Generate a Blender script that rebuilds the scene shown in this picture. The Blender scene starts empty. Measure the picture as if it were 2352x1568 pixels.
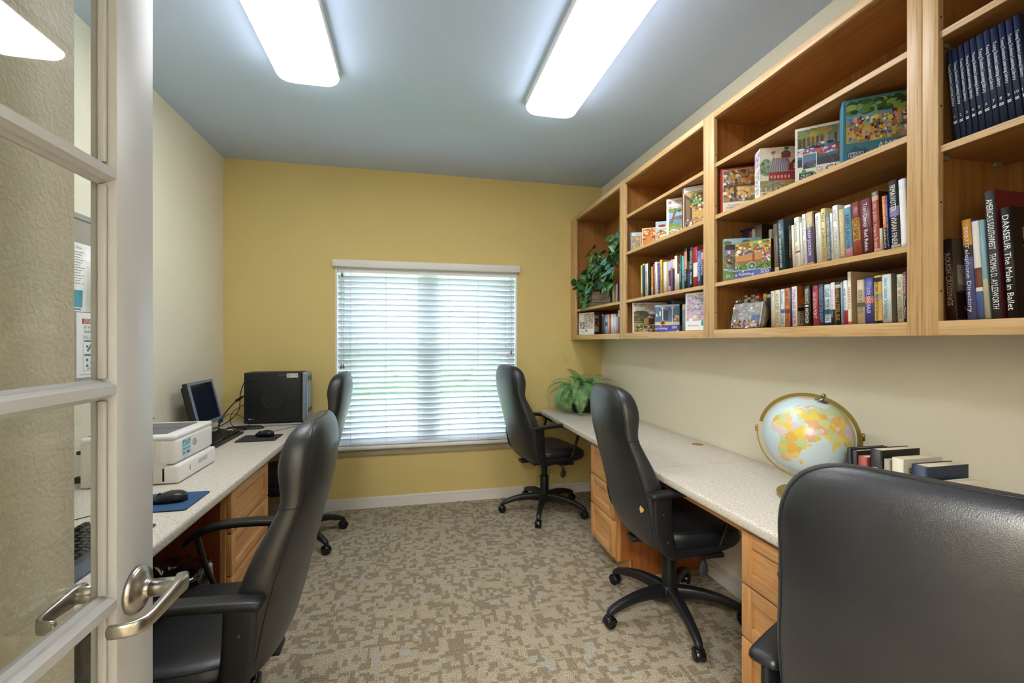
import bpy, bmesh, math, random
from mathutils import Vector, Matrix
random.seed(7)
S=bpy.context.scene; C=S.collection
R=math.radians
def lin(c):
    return tuple((x/12.92 if x<=.04045 else ((x+.055)/1.055)**2.4) for x in c)
def hexc(h):
    return lin(tuple(int(h[i:i+2],16)/255 for i in (0,2,4)))
# ------------------------------------------------------------------ materials
MATS={}
def nmat(name):
    m=bpy.data.materials.new(name); m.use_nodes=True
    nt=m.node_tree; return m,nt,nt.nodes['Principled BSDF']
def N(nt,t,**k):
    n=nt.nodes.new(t)
    for a,v in k.items(): setattr(n,a,v)
    return n
def coords(nt,scale=(1,1,1),kind='Object'):
    tc=N(nt,'ShaderNodeTexCoord'); mp=N(nt,'ShaderNodeMapping'); mp.inputs['Scale'].default_value=scale
    nt.links.new(tc.outputs[kind],mp.inputs['Vector']); return mp.outputs['Vector']
def ramp(nt,fac,stops,interp='LINEAR'):
    r=N(nt,'ShaderNodeValToRGB'); e=r.color_ramp; e.interpolation=interp
    while len(e.elements)<len(stops): e.elements.new(.5)
    for el,(p,c) in zip(e.elements,stops): el.position=p; el.color=(*c,1)
    nt.links.new(fac,r.inputs['Fac']); return r.outputs['Color']
def bump(nt,b,h,strength,dist=.002):
    n=N(nt,'ShaderNodeBump'); n.inputs['Strength'].default_value=strength; n.inputs['Distance'].default_value=dist
    nt.links.new(h,n.inputs['Height']); nt.links.new(n.outputs['Normal'],b.inputs['Normal'])
def pbr(name,col,rough=.5,metal=0.,spec=.5,bs=0,bscale=200,bdist=.001,var=0,vscale=8):
    if name in MATS: return MATS[name]
    m,nt,b=nmat(name); c=hexc(col) if isinstance(col,str) else col
    b.inputs['Base Color'].default_value=(*c,1); b.inputs['Roughness'].default_value=rough
    b.inputs['Metallic'].default_value=metal; b.inputs['Specular IOR Level'].default_value=spec
    if bs or var: v=coords(nt)
    if bs:
        n=N(nt,'ShaderNodeTexNoise'); n.inputs['Scale'].default_value=bscale; n.inputs['Detail'].default_value=3
        nt.links.new(v,n.inputs['Vector']); bump(nt,b,n.outputs['Fac'],bs,bdist)
    if var:
        n=N(nt,'ShaderNodeTexNoise'); n.inputs['Scale'].default_value=vscale; n.inputs['Detail'].default_value=4
        nt.links.new(v,n.inputs['Vector'])
        o=ramp(nt,n.outputs['Fac'],[(.3,tuple(x*(1-var) for x in c)),(.7,tuple(min(1,x*(1+var)) for x in c))])
        nt.links.new(o,b.inputs['Base Color'])
    MATS[name]=m; return m
def wood(name,c1,c2,axis,rough=.38):
    m,nt,b=nmat(name)
    sc={'x':(1.2,22,22),'y':(22,1.2,22),'z':(22,22,1.2)}[axis]
    v=coords(nt,sc)
    n=N(nt,'ShaderNodeTexNoise'); n.inputs['Scale'].default_value=1.6; n.inputs['Detail'].default_value=6; n.inputs['Distortion'].default_value=1.1
    nt.links.new(v,n.inputs['Vector'])
    sc2=tuple(s*7 if s>5 else s*3 for s in sc)
    v2=coords(nt,sc2); n2=N(nt,'ShaderNodeTexNoise'); n2.inputs['Scale'].default_value=1.5; n2.inputs['Detail'].default_value=3
    nt.links.new(v2,n2.inputs['Vector'])
    a,d=hexc(c1),hexc(c2)
    o=ramp(nt,n.outputs['Fac'],[(.28,d),(.5,tuple((p*2+q)/3 for p,q in zip(a,d))),(.68,a)])
    g=ramp(nt,n2.outputs['Fac'],[(.36,(.55,.45,.38)),(.47,(1,1,1))])
    mx=N(nt,'ShaderNodeMix',data_type='RGBA',blend_type='MULTIPLY'); mx.inputs['Factor'].default_value=.5
    nt.links.new(o,mx.inputs['A']); nt.links.new(g,mx.inputs['B']); nt.links.new(mx.outputs['Result'],b.inputs['Base Color'])
    b.inputs['Roughness'].default_value=rough
    bump(nt,b,n2.outputs['Fac'],.12,.0008)
    MATS[name]=m; return m
def wallmat(name,col,bs=.25,bscale=140,bdist=.0015,rough=.75):
    m,nt,b=nmat(name); c=hexc(col)
    b.inputs['Roughness'].default_value=rough; b.inputs['Specular IOR Level'].default_value=.25
    v=coords(nt); n=N(nt,'ShaderNodeTexNoise'); n.inputs['Scale'].default_value=bscale; n.inputs['Detail'].default_value=4
    nt.links.new(v,n.inputs['Vector']); bump(nt,b,n.outputs['Fac'],bs,bdist)
    n2=N(nt,'ShaderNodeTexNoise'); n2.inputs['Scale'].default_value=1.3; nt.links.new(v,n2.inputs['Vector'])
    o=ramp(nt,n2.outputs['Fac'],[(.3,tuple(x*.97 for x in c)),(.7,c)]); nt.links.new(o,b.inputs['Base Color'])
    MATS[name]=m; return m
WALL_Y=wallmat('backlit_wall_paint','e2cb88')  # back wall: same paint as the side walls, backlit tone put into the colour
WALL_C=wallmat('lit_wall_paint','f4edd9')  # side walls: same paint, paler because bright light is put into the colour
WALL_T=wallmat('textured_cream_paint','ddd3bd',.55,120,.004)
CEIL=wallmat('sky_tinted_ceiling_paint','c9daf8',.35,160,.002)  # white ceiling with the blue of reflected sky light put into its colour
TRIM=pbr('white_trim_paint','ebe7e1',.4,bs=.05,bscale=30)
DOORW=pbr('door_paint','c9c9cb',.38,bs=.06,bscale=40,var=.03)
OAKZ=wood('oak_upright','d9b582','c69b65','z'); OAKY=wood('oak_lengthwise','d9b582','c69b65','y')
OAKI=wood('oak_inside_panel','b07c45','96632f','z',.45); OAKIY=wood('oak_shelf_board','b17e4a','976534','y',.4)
MAPZ=wood('maple_upright','d5a068','c68e54','z'); MAPY=wood('maple_lengthwise','d8a46c','c9925a','y'); MAPX=wood('maple_side','b06c38','9a5629','z')
REDW=wood('red_stained_side','83431f','6e3416','z')
BLACK=pbr('black_plastic','17181b',.42,bs=.15,bscale=500,bdist=.0004)
BLACKG=pbr('black_gloss_plastic','121316',.25)
DKGREY=pbr('dark_grey_plastic','33373d',.45)
SILVER=pbr('silver_blue_plastic','8996a8',.35,.2)
WHITEP=pbr('printer_white_plastic','eceae6',.42)
BEIGEP=pbr('printer_side_plastic','dcd8cd',.5)
NICKEL=pbr('satin_nickel','b9b5ae',.28,1.)
STEEL=pbr('steel','9a9a98',.3,1.)
BRASS=pbr('brass','b8963f',.32,1.)
BRASSB=pbr('brushed_gold_base','b39a52',.4,.8)
CHARC=pbr('charcoal_fabric','2b2a2d',.9,bs=.3,bscale=600)
BLUEM=pbr('blue_mousepad_cloth','2f5680',.85,bs=.2,bscale=700)
PAPER=pbr('paper_white','f2f0ea',.8)
PAGES=pbr('book_pages','e6dcc2',.85,bs=.3,bscale=300)
CORK=pbr('bulletin_fabric','a9a39a',.95,bs=.5,bscale=350,var=.06,vscale=60)
ALU=pbr('aluminium_frame','b9ccd6',.35,.6)
WICK=pbr('dark_wicker','2a2522',.7)
SOIL=pbr('soil','2e2118',.95)
GREYTOP=pbr('grey_printer_tray','6f7074',.5)
SLAT=None
def leather():
    m,nt,b=nmat('black_leather')
    b.inputs['Roughness'].default_value=.42; b.inputs['Specular IOR Level'].default_value=.75
    b.inputs['Sheen Weight'].default_value=.05; b.inputs['Sheen Roughness'].default_value=.35; b.inputs['Sheen Tint'].default_value=(.75,.88,1,1); b.inputs['Coat Weight'].default_value=.12; b.inputs['Coat Roughness'].default_value=.3
    v=coords(nt); vo=N(nt,'ShaderNodeTexVoronoi'); vo.inputs['Scale'].default_value=560; nt.links.new(v,vo.inputs['Vector'])
    n=N(nt,'ShaderNodeTexNoise'); n.inputs['Scale'].default_value=7; n.inputs['Detail'].default_value=3; nt.links.new(v,n.inputs['Vector'])
    o=ramp(nt,n.outputs['Fac'],[(.3,(.0075,.0085,.0115)),(.75,(.0135,.015,.019))]); nt.links.new(o,b.inputs['Base Color'])
    bump(nt,b,vo.outputs['Distance'],.22,.0008)
    return m
LEATH=leather()
SEAM=pbr('black_stitching','08080a',.6)
def glass(name,tint=(.97,.985,.98),ior=1.35):
    m=bpy.data.materials.new(name); m.use_nodes=True; nt=m.node_tree; nt.nodes.clear()
    o=N(nt,'ShaderNodeOutputMaterial'); mx=N(nt,'ShaderNodeMixShader'); t=N(nt,'ShaderNodeBsdfTransparent'); g=N(nt,'ShaderNodeBsdfGlossy')
    t.inputs['Color'].default_value=(*tint,1); g.inputs['Roughness'].default_value=.02
    f=N(nt,'ShaderNodeFresnel'); ge=N(nt,'ShaderNodeNewGeometry'); mi=N(nt,'ShaderNodeMix'); mi.inputs['A'].default_value=ior; mi.inputs['B'].default_value=1/ior
    nt.links.new(ge.outputs['Backfacing'],mi.inputs['Factor']); nt.links.new(mi.outputs['Result'],f.inputs['IOR'])
    nt.links.new(f.outputs['Fac'],mx.inputs['Fac']); nt.links.new(t.outputs['BSDF'],mx.inputs[1]); nt.links.new(g.outputs['BSDF'],mx.inputs[2])
    nt.links.new(mx.outputs['Shader'],o.inputs['Surface']); return m
GLASS=glass('clear_glass')
FILM=glass('clear_plastic_film',(.80,.81,.83),1.9)
def emat(name,col,st):
    m,nt,b=nmat(name); b.inputs['Base Color'].default_value=(*col,1); b.inputs['Emission Color'].default_value=(*col,1)
    b.inputs['Emission Strength'].default_value=st; b.inputs['Roughness'].default_value=.4; return m
def slatmat():
    m=bpy.data.materials.new('white_vinyl_slat'); m.use_nodes=True; nt=m.node_tree; nt.nodes.clear()
    o=N(nt,'ShaderNodeOutputMaterial'); mx=N(nt,'ShaderNodeMixShader'); d=N(nt,'ShaderNodeBsdfDiffuse'); t=N(nt,'ShaderNodeBsdfTranslucent')
    d.inputs['Color'].default_value=(.84,.86,.88,1); t.inputs['Color'].default_value=(.80,.85,.90,1); mx.inputs['Fac'].default_value=.36
    nt.links.new(d.outputs[0],mx.inputs[1]); nt.links.new(t.outputs[0],mx.inputs[2]); nt.links.new(mx.outputs[0],o.inputs['Surface']); return m
SLAT=slatmat()
def countermat():
    m,nt,b=nmat('speckled_laminate'); b.inputs['Roughness'].default_value=.42
    v=coords(nt); n=N(nt,'ShaderNodeTexNoise'); n.inputs['Scale'].default_value=170; n.inputs['Detail'].default_value=2; nt.links.new(v,n.inputs['Vector'])
    o=ramp(nt,n.outputs['Fac'],[(.30,hexc('8f8577')),(.38,hexc('cfc7ba')),(.60,hexc('d8d1c6')),(.70,hexc('ece7df'))])
    nt.links.new(o,b.inputs['Base Color']); return m
COUNTER=countermat()
def carpetmat():
    m,nt,b=nmat('patterned_carpet'); b.inputs['Roughness'].default_value=.95; b.inputs['Specular IOR Level'].default_value=.1
    L=nt.links
    tc=N(nt,'ShaderNodeTexCoord')
    def cells(sx,sy,ox,oy):
        mp=N(nt,'ShaderNodeMapping'); mp.inputs['Scale'].default_value=(sx,sy,0); mp.inputs['Location'].default_value=(ox,oy,0); L.new(tc.outputs['Object'],mp.inputs['Vector'])
        fl=N(nt,'ShaderNodeVectorMath',operation='FLOOR'); L.new(mp.outputs[0],fl.inputs[0])
        w=N(nt,'ShaderNodeTexWhiteNoise',noise_dimensions='2D'); L.new(fl.outputs[0],w.inputs['Vector']); return w.outputs['Value']
    a=cells(26,31,.3,.1); c=cells(52,27,.7,.4); d=cells(25,52,.2,.9); e=cells(27,31,.8,.6)
    t=hexc('ada08b'); dk=hexc('948772'); lt=hexc('b4a792'); bl=hexc('adaca4')
    ca=ramp(nt,a,[(0,t),(.45,lt),(.85,bl)],'CONSTANT')
    def over(base,fac,col,lo,hi,inv=False):
        f=ramp(nt,fac,[(0,(0,0,0)),(lo,(1,1,1)),(hi,(0,0,0))],'CONSTANT')
        mm=N(nt,'ShaderNodeMix',data_type='RGBA'); L.new(f,mm.inputs['Factor']); L.new(base,mm.inputs['A']); mm.inputs['B'].default_value=(*col,1); return mm.outputs['Result']
    base=over(over(over(ca,c,dk,.05,.38),d,dk,.60,.86),e,lt,.30,.55)
    mp=N(nt,'ShaderNodeMapping'); mp.inputs['Scale'].default_value=(250,170,1); mp.inputs['Rotation'].default_value=(0,0,.5); L.new(tc.outputs['Object'],mp.inputs['Vector'])
    n=N(nt,'ShaderNodeTexNoise'); n.inputs['Scale'].default_value=1; n.inputs['Detail'].default_value=2; L.new(mp.outputs[0],n.inputs['Vector'])
    fib=ramp(nt,n.outputs['Fac'],[(.33,(.45,.42,.38)),(.52,(1,1,1)),(.68,(1.4,1.36,1.26))])
    mm=N(nt,'ShaderNodeMix',data_type='RGBA',blend_type='MULTIPLY'); mm.inputs['Factor'].default_value=.9; L.new(base,mm.inputs['A']); L.new(fib,mm.inputs['B'])
    L.new(mm.outputs['Result'],b.inputs['Base Color']); bump(nt,b,n.outputs['Fac'],.6,.004); return m
CARPET=carpetmat()
def printmat(name,rough=.4):
    m,nt,b=nmat(name); a=N(nt,'ShaderNodeVertexColor',layer_name='Col'); nt.links.new(a.outputs['Color'],b.inputs['Base Color'])
    b.inputs['Roughness'].default_value=rough; return m
PRINT=printmat('printed_card',.38); COVER=printmat('book_cover',.45); GLOBEM=printmat('globe_print',.3)
def leafmat(name,c1,c2,rough=.45):
    m,nt,b=nmat(name); v=coords(nt); n=N(nt,'ShaderNodeTexNoise'); n.inputs['Scale'].default_value=22; n.inputs['Detail'].default_value=3; nt.links.new(v,n.inputs['Vector'])
    o=ramp(nt,n.outputs['Fac'],[(.35,hexc(c1)),(.65,hexc(c2))]); nt.links.new(o,b.inputs['Base Color']); b.inputs['Roughness'].default_value=rough; return m
FERN=leafmat('fern_green','679a5b','a0ca88'); IVY=leafmat('ivy_green','2c5a2e','5d8a4a',.35); IVYV=leafmat('ivy_variegated','a9bd8e','86a66c',.35)
IVYT=leafmat('ivy_bluish','5f9490','4d7f74',.35)
# ------------------------------------------------------------------ objects
def tag(o,label=None,cat=None,group=None,kind=None):
    if label: o['label']=label
    if cat: o['category']=cat
    if group: o['group']=group
    if kind: o['kind']=kind
    return o
def thing(name,label,cat,loc=(0,0,0),rz=0,group=None):
    o=bpy.data.objects.new(name,None); C.objects.link(o); o.location=loc; o.rotation_euler=(0,0,rz); o.empty_display_size=.05
    return tag(o,label,cat,group)
class MB:
    def __init__(s): s.bm=bmesh.new(); s.mats=[]; s.col=s.bm.loops.layers.float_color.new('Col')
    def mi(s,m):
        if m not in s.mats: s.mats.append(m)
        return s.mats.index(m)
    def face(s,vs,m=None,col=None,smooth=False):
        try: f=s.bm.faces.new(vs)
        except ValueError: return None
        if m is not None: f.material_index=s.mi(m)
        f.smooth=smooth
        if col is not None:
            for l in f.loops: l[s.col]=(*col,1)
        return f
    def box(s,x0,x1,y0,y1,z0,z1,m=None,col=None,bev=0,seg=2,M=None):
        b=bmesh.new(); bmesh.ops.create_cube(b,size=1)
        for v in b.verts: v.co=Vector(((x0+x1)/2+v.co.x*(x1-x0),(y0+y1)/2+v.co.y*(y1-y0),(z0+z1)/2+v.co.z*(z1-z0)))
        if bev: bmesh.ops.bevel(b,geom=list(b.edges),offset=bev,segments=seg,profile=.5,affect='EDGES')
        s.merge(b,m,col,bev>0,M)
    def merge(s,b,m=None,col=None,smooth=False,M=None):
        vm={}
        for v in b.verts: vm[v]=s.bm.verts.new(M@v.co if M else v.co)
        for f in b.faces: s.face([vm[v] for v in f.verts],m,col,smooth)
        b.free()
    def loft(s,rings,m=None,col=None,smooth=True,cap=True,closed=True):
        V=[[s.bm.verts.new(p) for p in r] for r in rings]; n=len(rings[0])
        for a,b in zip(V,V[1:]):
            for i in range(n if closed else n-1):
                j=(i+1)%n; s.face([a[i],a[j],b[j],b[i]],m,col,smooth)
        if cap and closed: s.face(list(reversed(V[0])),m,col,False); s.face(V[-1],m,col,False)
        return V
    def lathe(s,prof,m=None,col=None,n=24,M=None,axis='z'):
        rings=[]
        for r,z in prof:
            ring=[]
            for i in range(n):
                a=2*math.pi*i/n; p=Vector((r*math.cos(a),r*math.sin(a),z))
                if axis=='x': p=Vector((z,p.x,p.y))
                if axis=='y': p=Vector((p.y,z,p.x))
                ring.append(M@p if M else p)
            rings.append(ring)
        s.loft(rings,m,col)
    def tube(s,pts,r,m=None,col=None,n=8,closed=False,flat=None):
        pts=[Vector(p) for p in pts]; rings=[]; k=len(pts); up=None
        rs=r if isinstance(r,(list,tuple)) else [r]*k
        for i,p in enumerate(pts):
            if closed: t=pts[(i+1)%k]-pts[i-1]
            else: t=pts[min(i+1,k-1)]-pts[max(i-1,0)]
            t.normalize()
            if up is None: up=Vector((0,0,1)) if abs(t.z)<.9 else Vector((1,0,0))
            x=t.cross(up); x.normalize(); y=x.cross(t); y.normalize(); up=y
            rings.append([p+x*math.cos(2*math.pi*j/n)*rs[i]+y*math.sin(2*math.pi*j/n)*rs[i]*(flat or 1) for j in range(n)])
        if closed: rings.append(rings[0])
        s.loft(rings,m,col,cap=not closed)
    def poly(s,pts,m=None,col=None,smooth=False): return s.face([s.bm.verts.new(p) for p in pts],m,col,smooth)
    def build(s,name,m=None,parent=None,loc=None,autosmooth=True):
        bmesh.ops.recalc_face_normals(s.bm,faces=s.bm.faces) if getattr(s,'recalc',True) else None
        me=bpy.data.meshes.new(name); s.bm.to_mesh(me); s.bm.free()
        if m is not None and not s.mats: me.materials.append(m)
        for x in s.mats: me.materials.append(x)
        o=bpy.data.objects.new(name,me); C.objects.link(o)
        if parent: o.parent=parent
        if loc: o.location=loc
        return o
def bx(name,x0,x1,y0,y1,z0,z1,m,parent=None,bev=0,seg=2):
    b=MB(); b.box(x0,x1,y0,y1,z0,z1,bev=bev,seg=seg); return b.build(name,m,parent)
def struct(o): o['kind']='structure'; return o
def copy_tree(o,parent=None):
    c=o.copy(); C.objects.link(c)
    if parent: c.parent=parent
    for ch in list(o.children): copy_tree(ch,c)
    return c
# flat print: shapes on a unit canvas -> thin layered mesh facing local -Y... (u right, v up, n = normal)
class Art:
    def __init__(s,w,h,o=(0,0,0),u=(1,0,0),v=(0,0,1),n=(0,-1,0),thick=.0008):
        s.w,s.h,s.o,s.u,s.v,s.n,s.L,s.t=w,h,Vector(o),Vector(u),Vector(v),Vector(n),[],thick
    def p(s,pts,c): s.L.append((pts,c)); return s
    def r(s,x0,y0,x1,y1,c): return s.p([(x0,y0),(x1,y0),(x1,y1),(x0,y1)],c)
    def e(s,x,y,a,b,c,n=12): return s.p([(x+a*math.cos(2*math.pi*i/n),y+b*math.sin(2*math.pi*i/n)) for i in range(n)],c)
    def blobs(s,n,x0,y0,x1,y1,a,b,cols,rnd):
        for _ in range(n):
            k=rnd.uniform(.6,1.3); s.e(max(x0+a,min(x1-a,rnd.uniform(x0,x1))),max(y0+b,min(y1-b,rnd.uniform(y0,y1))),min(a*k,(x1-x0)/2),min(b*k,(y1-y0)/2),rnd.choice(cols),7)
        return s
    def build(s,name,parent,mat=None,off=.0004):
        m=MB(); m.recalc=False; K=len(s.L)
        for i,(pts,c) in enumerate(s.L):
            d=off+s.t*i/max(1,K)
            vs=[m.bm.verts.new(s.o+s.u*(min(1,max(0,x))*s.w)+s.v*(min(1,max(0,y))*s.h)+s.n*d) for x,y in pts]
            m.face(vs,mat or PRINT,hexc(c) if isinstance(c,str) else c)
        return m.build(name,None,parent)
TXT=[]
def ink(h):
    return pbr('ink_'+h,h,.5)
def txt(name,body,parent,M,L=None,H=None,col='222222',align='CENTER',shear=0):
    cu=bpy.data.curves.new(name,'FONT'); cu.body=body; cu.size=.05; cu.align_x=align; cu.align_y='CENTER'; cu.shear=shear; cu.resolution_u=2
    cu.materials.append(ink(col)); o=bpy.data.objects.new(name,cu); C.objects.link(o); o.parent=parent; o.matrix_local=M
    TXT.append((o,M,L,H)); return o
def fit_text():
    bpy.context.view_layer.update()
    for o,M,L,H in TXT:
        d=o.dimensions
        if d.x<1e-6: continue
        sx=L/d.x if L else H/d.y; sy=H/d.y if H else sx
        if L and not H: sy=sx
        o.matrix_local=M@Matrix.Diagonal((sx,sy,1,1))
    bpy.context.view_layer.update(); dg=bpy.context.evaluated_depsgraph_get()
    for o,M,L,H in TXT:
        me=bpy.data.meshes.new_from_object(o.evaluated_get(dg)); n=o.name; q=bpy.data.objects.new('tmp',me); C.objects.link(q); q.parent=o.parent; q.matrix_local=o.matrix_local.copy()
        cu=o.data; bpy.data.objects.remove(o); bpy.data.curves.remove(cu); q.name=n; me.name=n
def frame(o,u,v):
    u=Vector(u).normalized(); v=Vector(v).normalized(); n=u.cross(v)
    return Matrix(((u.x,v.x,n.x,o[0]),(u.y,v.y,n.y,o[1]),(u.z,v.z,n.z,o[2]),(0,0,0,1)))
# ------------------------------------------------------------------ setting
XL,XR,YB,ZC=-1.40,1.69,3.83,2.749
struct(bx('floor',XL-.15,XR+.15,-2.0,YB+.15,-.1,0,CARPET))
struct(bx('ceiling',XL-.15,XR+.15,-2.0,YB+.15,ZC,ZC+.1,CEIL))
struct(bx('wall_left',XL-.15,XL,.959,YB,0,ZC,WALL_C))
struct(bx('wall_right',XR,XR+.15,-2.0,YB,0,ZC,WALL_C))
WX0,WX1,WZ0,WZ1=-.595,.897,.50,1.955
b=MB()
b.box(XL-.15,WX0,YB,YB+.15,0,ZC); b.box(WX1,XR+.15,YB,YB+.15,0,ZC); b.box(WX0,WX1,YB,YB+.15,0,WZ0); b.box(WX0,WX1,YB,YB+.15,WZ1,ZC)
struct(b.build('wall_back',WALL_Y))
struct(bx('wall_entry',XL-.15,-.59,-.12,.959,0,ZC,WALL_T))
b=MB(); b.box(.475,XR,-.12,-.001,0,ZC); b.box(-.59,.475,-.12,-.001,2.06,ZC); struct(b.build('wall_front',WALL_C))
struct(bx('wall_hall',XL-.15,XR+.15,-2.0,-1.88,0,ZC,WALL_C)); struct(bx('wall_hall_left',XL-.15,XL,-1.88,-.12,0,ZC,WALL_C))
def baseboard(name,pts):
    b=MB()
    for x0,x1,y0,y1,ax in pts:
        b.box(x0,x1,y0,y1,0,.068)
        if ax=='y+': b.box(x0,x1,y0+.004,y1,.068,.088,bev=.003)
        if ax=='x+': b.box(x0+.004,x1,y0,y1,.068,.088,bev=.003)
        if ax=='x-': b.box(x0,x1-.004,y0,y1,.068,.088,bev=.003)
    return struct(b.build(name,TRIM))
baseboard('baseboard_back',[(XL,XR,YB-.014,YB,'y+')])
baseboard('baseboard_right',[(XR-.014,XR,1.37,2.36,'x+'),(XR-.014,XR,2.74,YB-.014,'x+'),(XR-.014,XR,0,.90,'x+')])
baseboard('baseboard_left',[(XL,XL+.014,1.0,2.165,'x-'),(XL,XL+.014,2.70,YB-.014,'x-')])
b=MB()
for x0,x1 in ((-.59,-.49),(.462,.53)): b.box(x0,x1,-.125,-.0005,0,2.06)
b.box(-.59,.53,-.125,-.0005,2.035,2.11); struct(b.build('trim_1',TRIM))
# ------------------------------------------------------------------ window
WHITEV=pbr('white_vinyl','eef0f2',.35)
w=bpy.data.objects.new('window_1',None); C.objects.link(w); struct(w); w.location=(0,YB,0)
xm=.143
b=MB()
def fr(x0,x1,z0,z1,t,y0,y1):
    b.box(x0,x0+t,y0,y1,z0,z1); b.box(x1-t,x1,y0,y1,z0,z1); b.box(x0+t,x1-t,y0,y1,z0,z0+t); b.box(x0+t,x1-t,y0,y1,z1-t,z1)
for x0,x1 in ((WX0,xm-.035),(xm+.035,WX1)):
    fr(x0,x1,WZ0,WZ1,.022,.10,.15)
b.box(xm-.036,xm+.036,.09,.15,WZ0,WZ1)
b.build('window_frame',WHITEV,w)
for x0,x1 in ((WX0+.022,xm-.057),(xm+.057,WX1-.022)):
    b=MB(); fr(x0,x1,WZ0+.022,1.30,.038,.105,.128); b.build('lower_sash',WHITEV,w)
    b=MB(); fr(x0,x1,1.27,WZ1-.022,.03,.128,.148); b.build('upper_sash',WHITEV,w)
    bx('window_pane',x0+.03,x1-.03,.114,.117,WZ0+.05,1.285,GLASS,w); bx('window_pane',x0+.025,x1-.025,.137,.140,1.285,WZ1-.045,GLASS,w)
b=MB(); 
for x0,x1,z0,z1 in ((WX0-.0,WX0+.012,WZ0,WZ1),(WX1-.012,WX1,WZ0,WZ1),(WX0,WX1,WZ1-.012,WZ1)): b.box(x0,x1,-.004,.10,z0,z1)
b.build('window_jamb',WHITEV,w)
b=MB(); b.box(WX0-.02,WX1+.02,-.035,.10,.478,.502,bev=.006); b.build('window_sill',TRIM,w); b=MB(); b.box(WX0-.012,WX1+.012,-.014,-.0005,.425,.478,bev=.004); b.build('window_apron',pbr('apron_shaded_trim','b3a88f',.5),w)  # apron is trim with its shade put into the colour
# blinds
t=thing('window_blind','white two inch slatted blind, half closed, filling the window on the yellow wall','window blind',(0,YB+.032,0))
b=MB(); b.box(-.613,.914,-.078,-.034,1.947,2.003,bev=.004); b.build('valance',TRIM,t)
bx('headrail',WX0+.014,WX1-.014,-.025,.025,1.905,1.942,WHITEV,t)
b=MB(); z=.545; k=0
while z<1.90:
    L=.0258; a=R(49); rings=[]
    for x in (WX0+.016,WX1-.016):
        rg=[]
        for s_,o in ((-1,0),(-.5,.0022),(0,.003),(.5,.0022),(1,0),(1,-.0028),(.5,-.0006),(0,.0002),(-.5,-.0006),(-1,-.0028)):
            y=s_*L; rg.append((x,y*math.cos(a)+o*math.sin(a),z-y*math.sin(a)+o*math.cos(a)))
        rings.append(rg)
    b.loft(rings); z+=.0455
b.build('slats',SLAT,t)
b=MB(); b.box(WX0+.016,WX1-.016,-.026,.026,.506,.524,bev=.004); b.build('bottom_rail',WHITEV,t)
CORD=pbr('blind_cord','b9bcc0',.8); TASS=pbr('wooden_tassel','8a6a48',.5)
b=MB()
for x in (-.481,-.205,.058,.31,.556,.796):
    for y in (-.0265,.0265): b.tube([(x,y,.515),(x,y,1.92)],.0011,n=5)
b.build('ladder_cords',CORD,t)
def pull(x,zt):
    c=MB(); c.tube([(x,-.03,1.915),(x,-.03,zt)],.0011,n=5); o=c.build('pull_cord',CORD,t)
    c=MB(); c.lathe([(.001,.034),(.005,.03),(.007,.01),(.0085,.0),(.006,-.002),(0.001,-.002)],n=12); c.build('tassel',TASS,o,(x,-.03,zt-.03))
pull(-.545,1.90); pull(-.552,1.165); pull(-.535,1.165); pull(.846,1.27)
# outside
GRASS=leafmat('lawn_green','6a8a50','86a566',.9); HEDGE=leafmat('hedge_green','4d6b45','7d9a68',.9); PAVE=pbr('pale_concrete','d8d6d2',.9)
struct(bx('lawn',-14,14,YB+.16,30,-.45,-.25,GRASS)); struct(bx('path',-14,14,8.2,10.4,-.249,-.235,PAVE))
b=MB(); rr=random.Random(3)
for i in range(60):
    x=rr.uniform(-9,9); s_=rr.uniform(.5,.95); g=bmesh.new(); bmesh.ops.create_icosphere(g,subdivisions=2,radius=s_)
    for v in g.verts: v.co*=rr.uniform(.8,1.15)
    b.merge(g,M=Matrix.Translation((x,14.5+rr.uniform(-.6,.6),-.3+rr.uniform(.0,1.0))))
tag(b.build('hedge',HEDGE),'tall green hedge far outside, seen through gaps of the window blind','hedge',kind='stuff')
b=MB(); b.box(1.55,1.67,7.0,7.12,-.3,1.6); b.box(1.5,1.72,6.95,7.17,1.6,1.66); tag(b.build('garden_post',pbr('post_teal_grey','5b757c',.7)),'grey teal garden post outside, glimpsed through the right half of the blind','post')
# ------------------------------------------------------------------ ceiling lights
LAMP=emat('lamp_diffuser',(.96,.985,1),2.7)
def fixture(x0,x1,y0,y1,label):
    t=thing('ceiling_light',label,'ceiling light',((x0+x1)/2,(y0+y1)/2,ZC),0,'ceiling lights'); hx,hy=(x1-x0)/2,(y1-y0)/2
    bx('housing',-hx+.03,hx-.03,-hy+.03,hy-.03,-.03,-.0005,WHITEP,t)
    b=MB(); rings=[]
    def rr_(ax,ay,r,z,n=6):
        out=[]
        for cx,cy,a0 in ((ax-r,ay-r,0),(-ax+r,ay-r,90),(-ax+r,-ay+r,180),(ax-r,-ay+r,270)):
            for i in range(n+1):
                a=R(a0+90*i/n); out.append((cx+r*math.cos(a),cy+r*math.sin(a),z))
        return out
    b.loft([rr_(hx-d,hy-d,.055,z) for d,z in ((.004,-.001),(0,-.004),(0,-.042),(.003,-.046))]); b.build('glow_skirt',WHITEP,t); b=MB()  # dull skirt added round the diffuser to cut side glow on the ceiling
    for d,z in ((.002,-.040),(.003,-.048),(.006,-.06),(.016,-.074),(.035,-.085),(.06,-.089)): rings.append(rr_(hx-d,hy-d,.055,z))
    b.loft(rings); b.build('diffuser',LAMP,t)
fixture(-.665,-.362,1.30,2.515,'long white glowing ceiling light nearer the left wall')
fixture(.64,.945,1.345,2.565,'long white glowing ceiling light nearer the bookcases')
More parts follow.
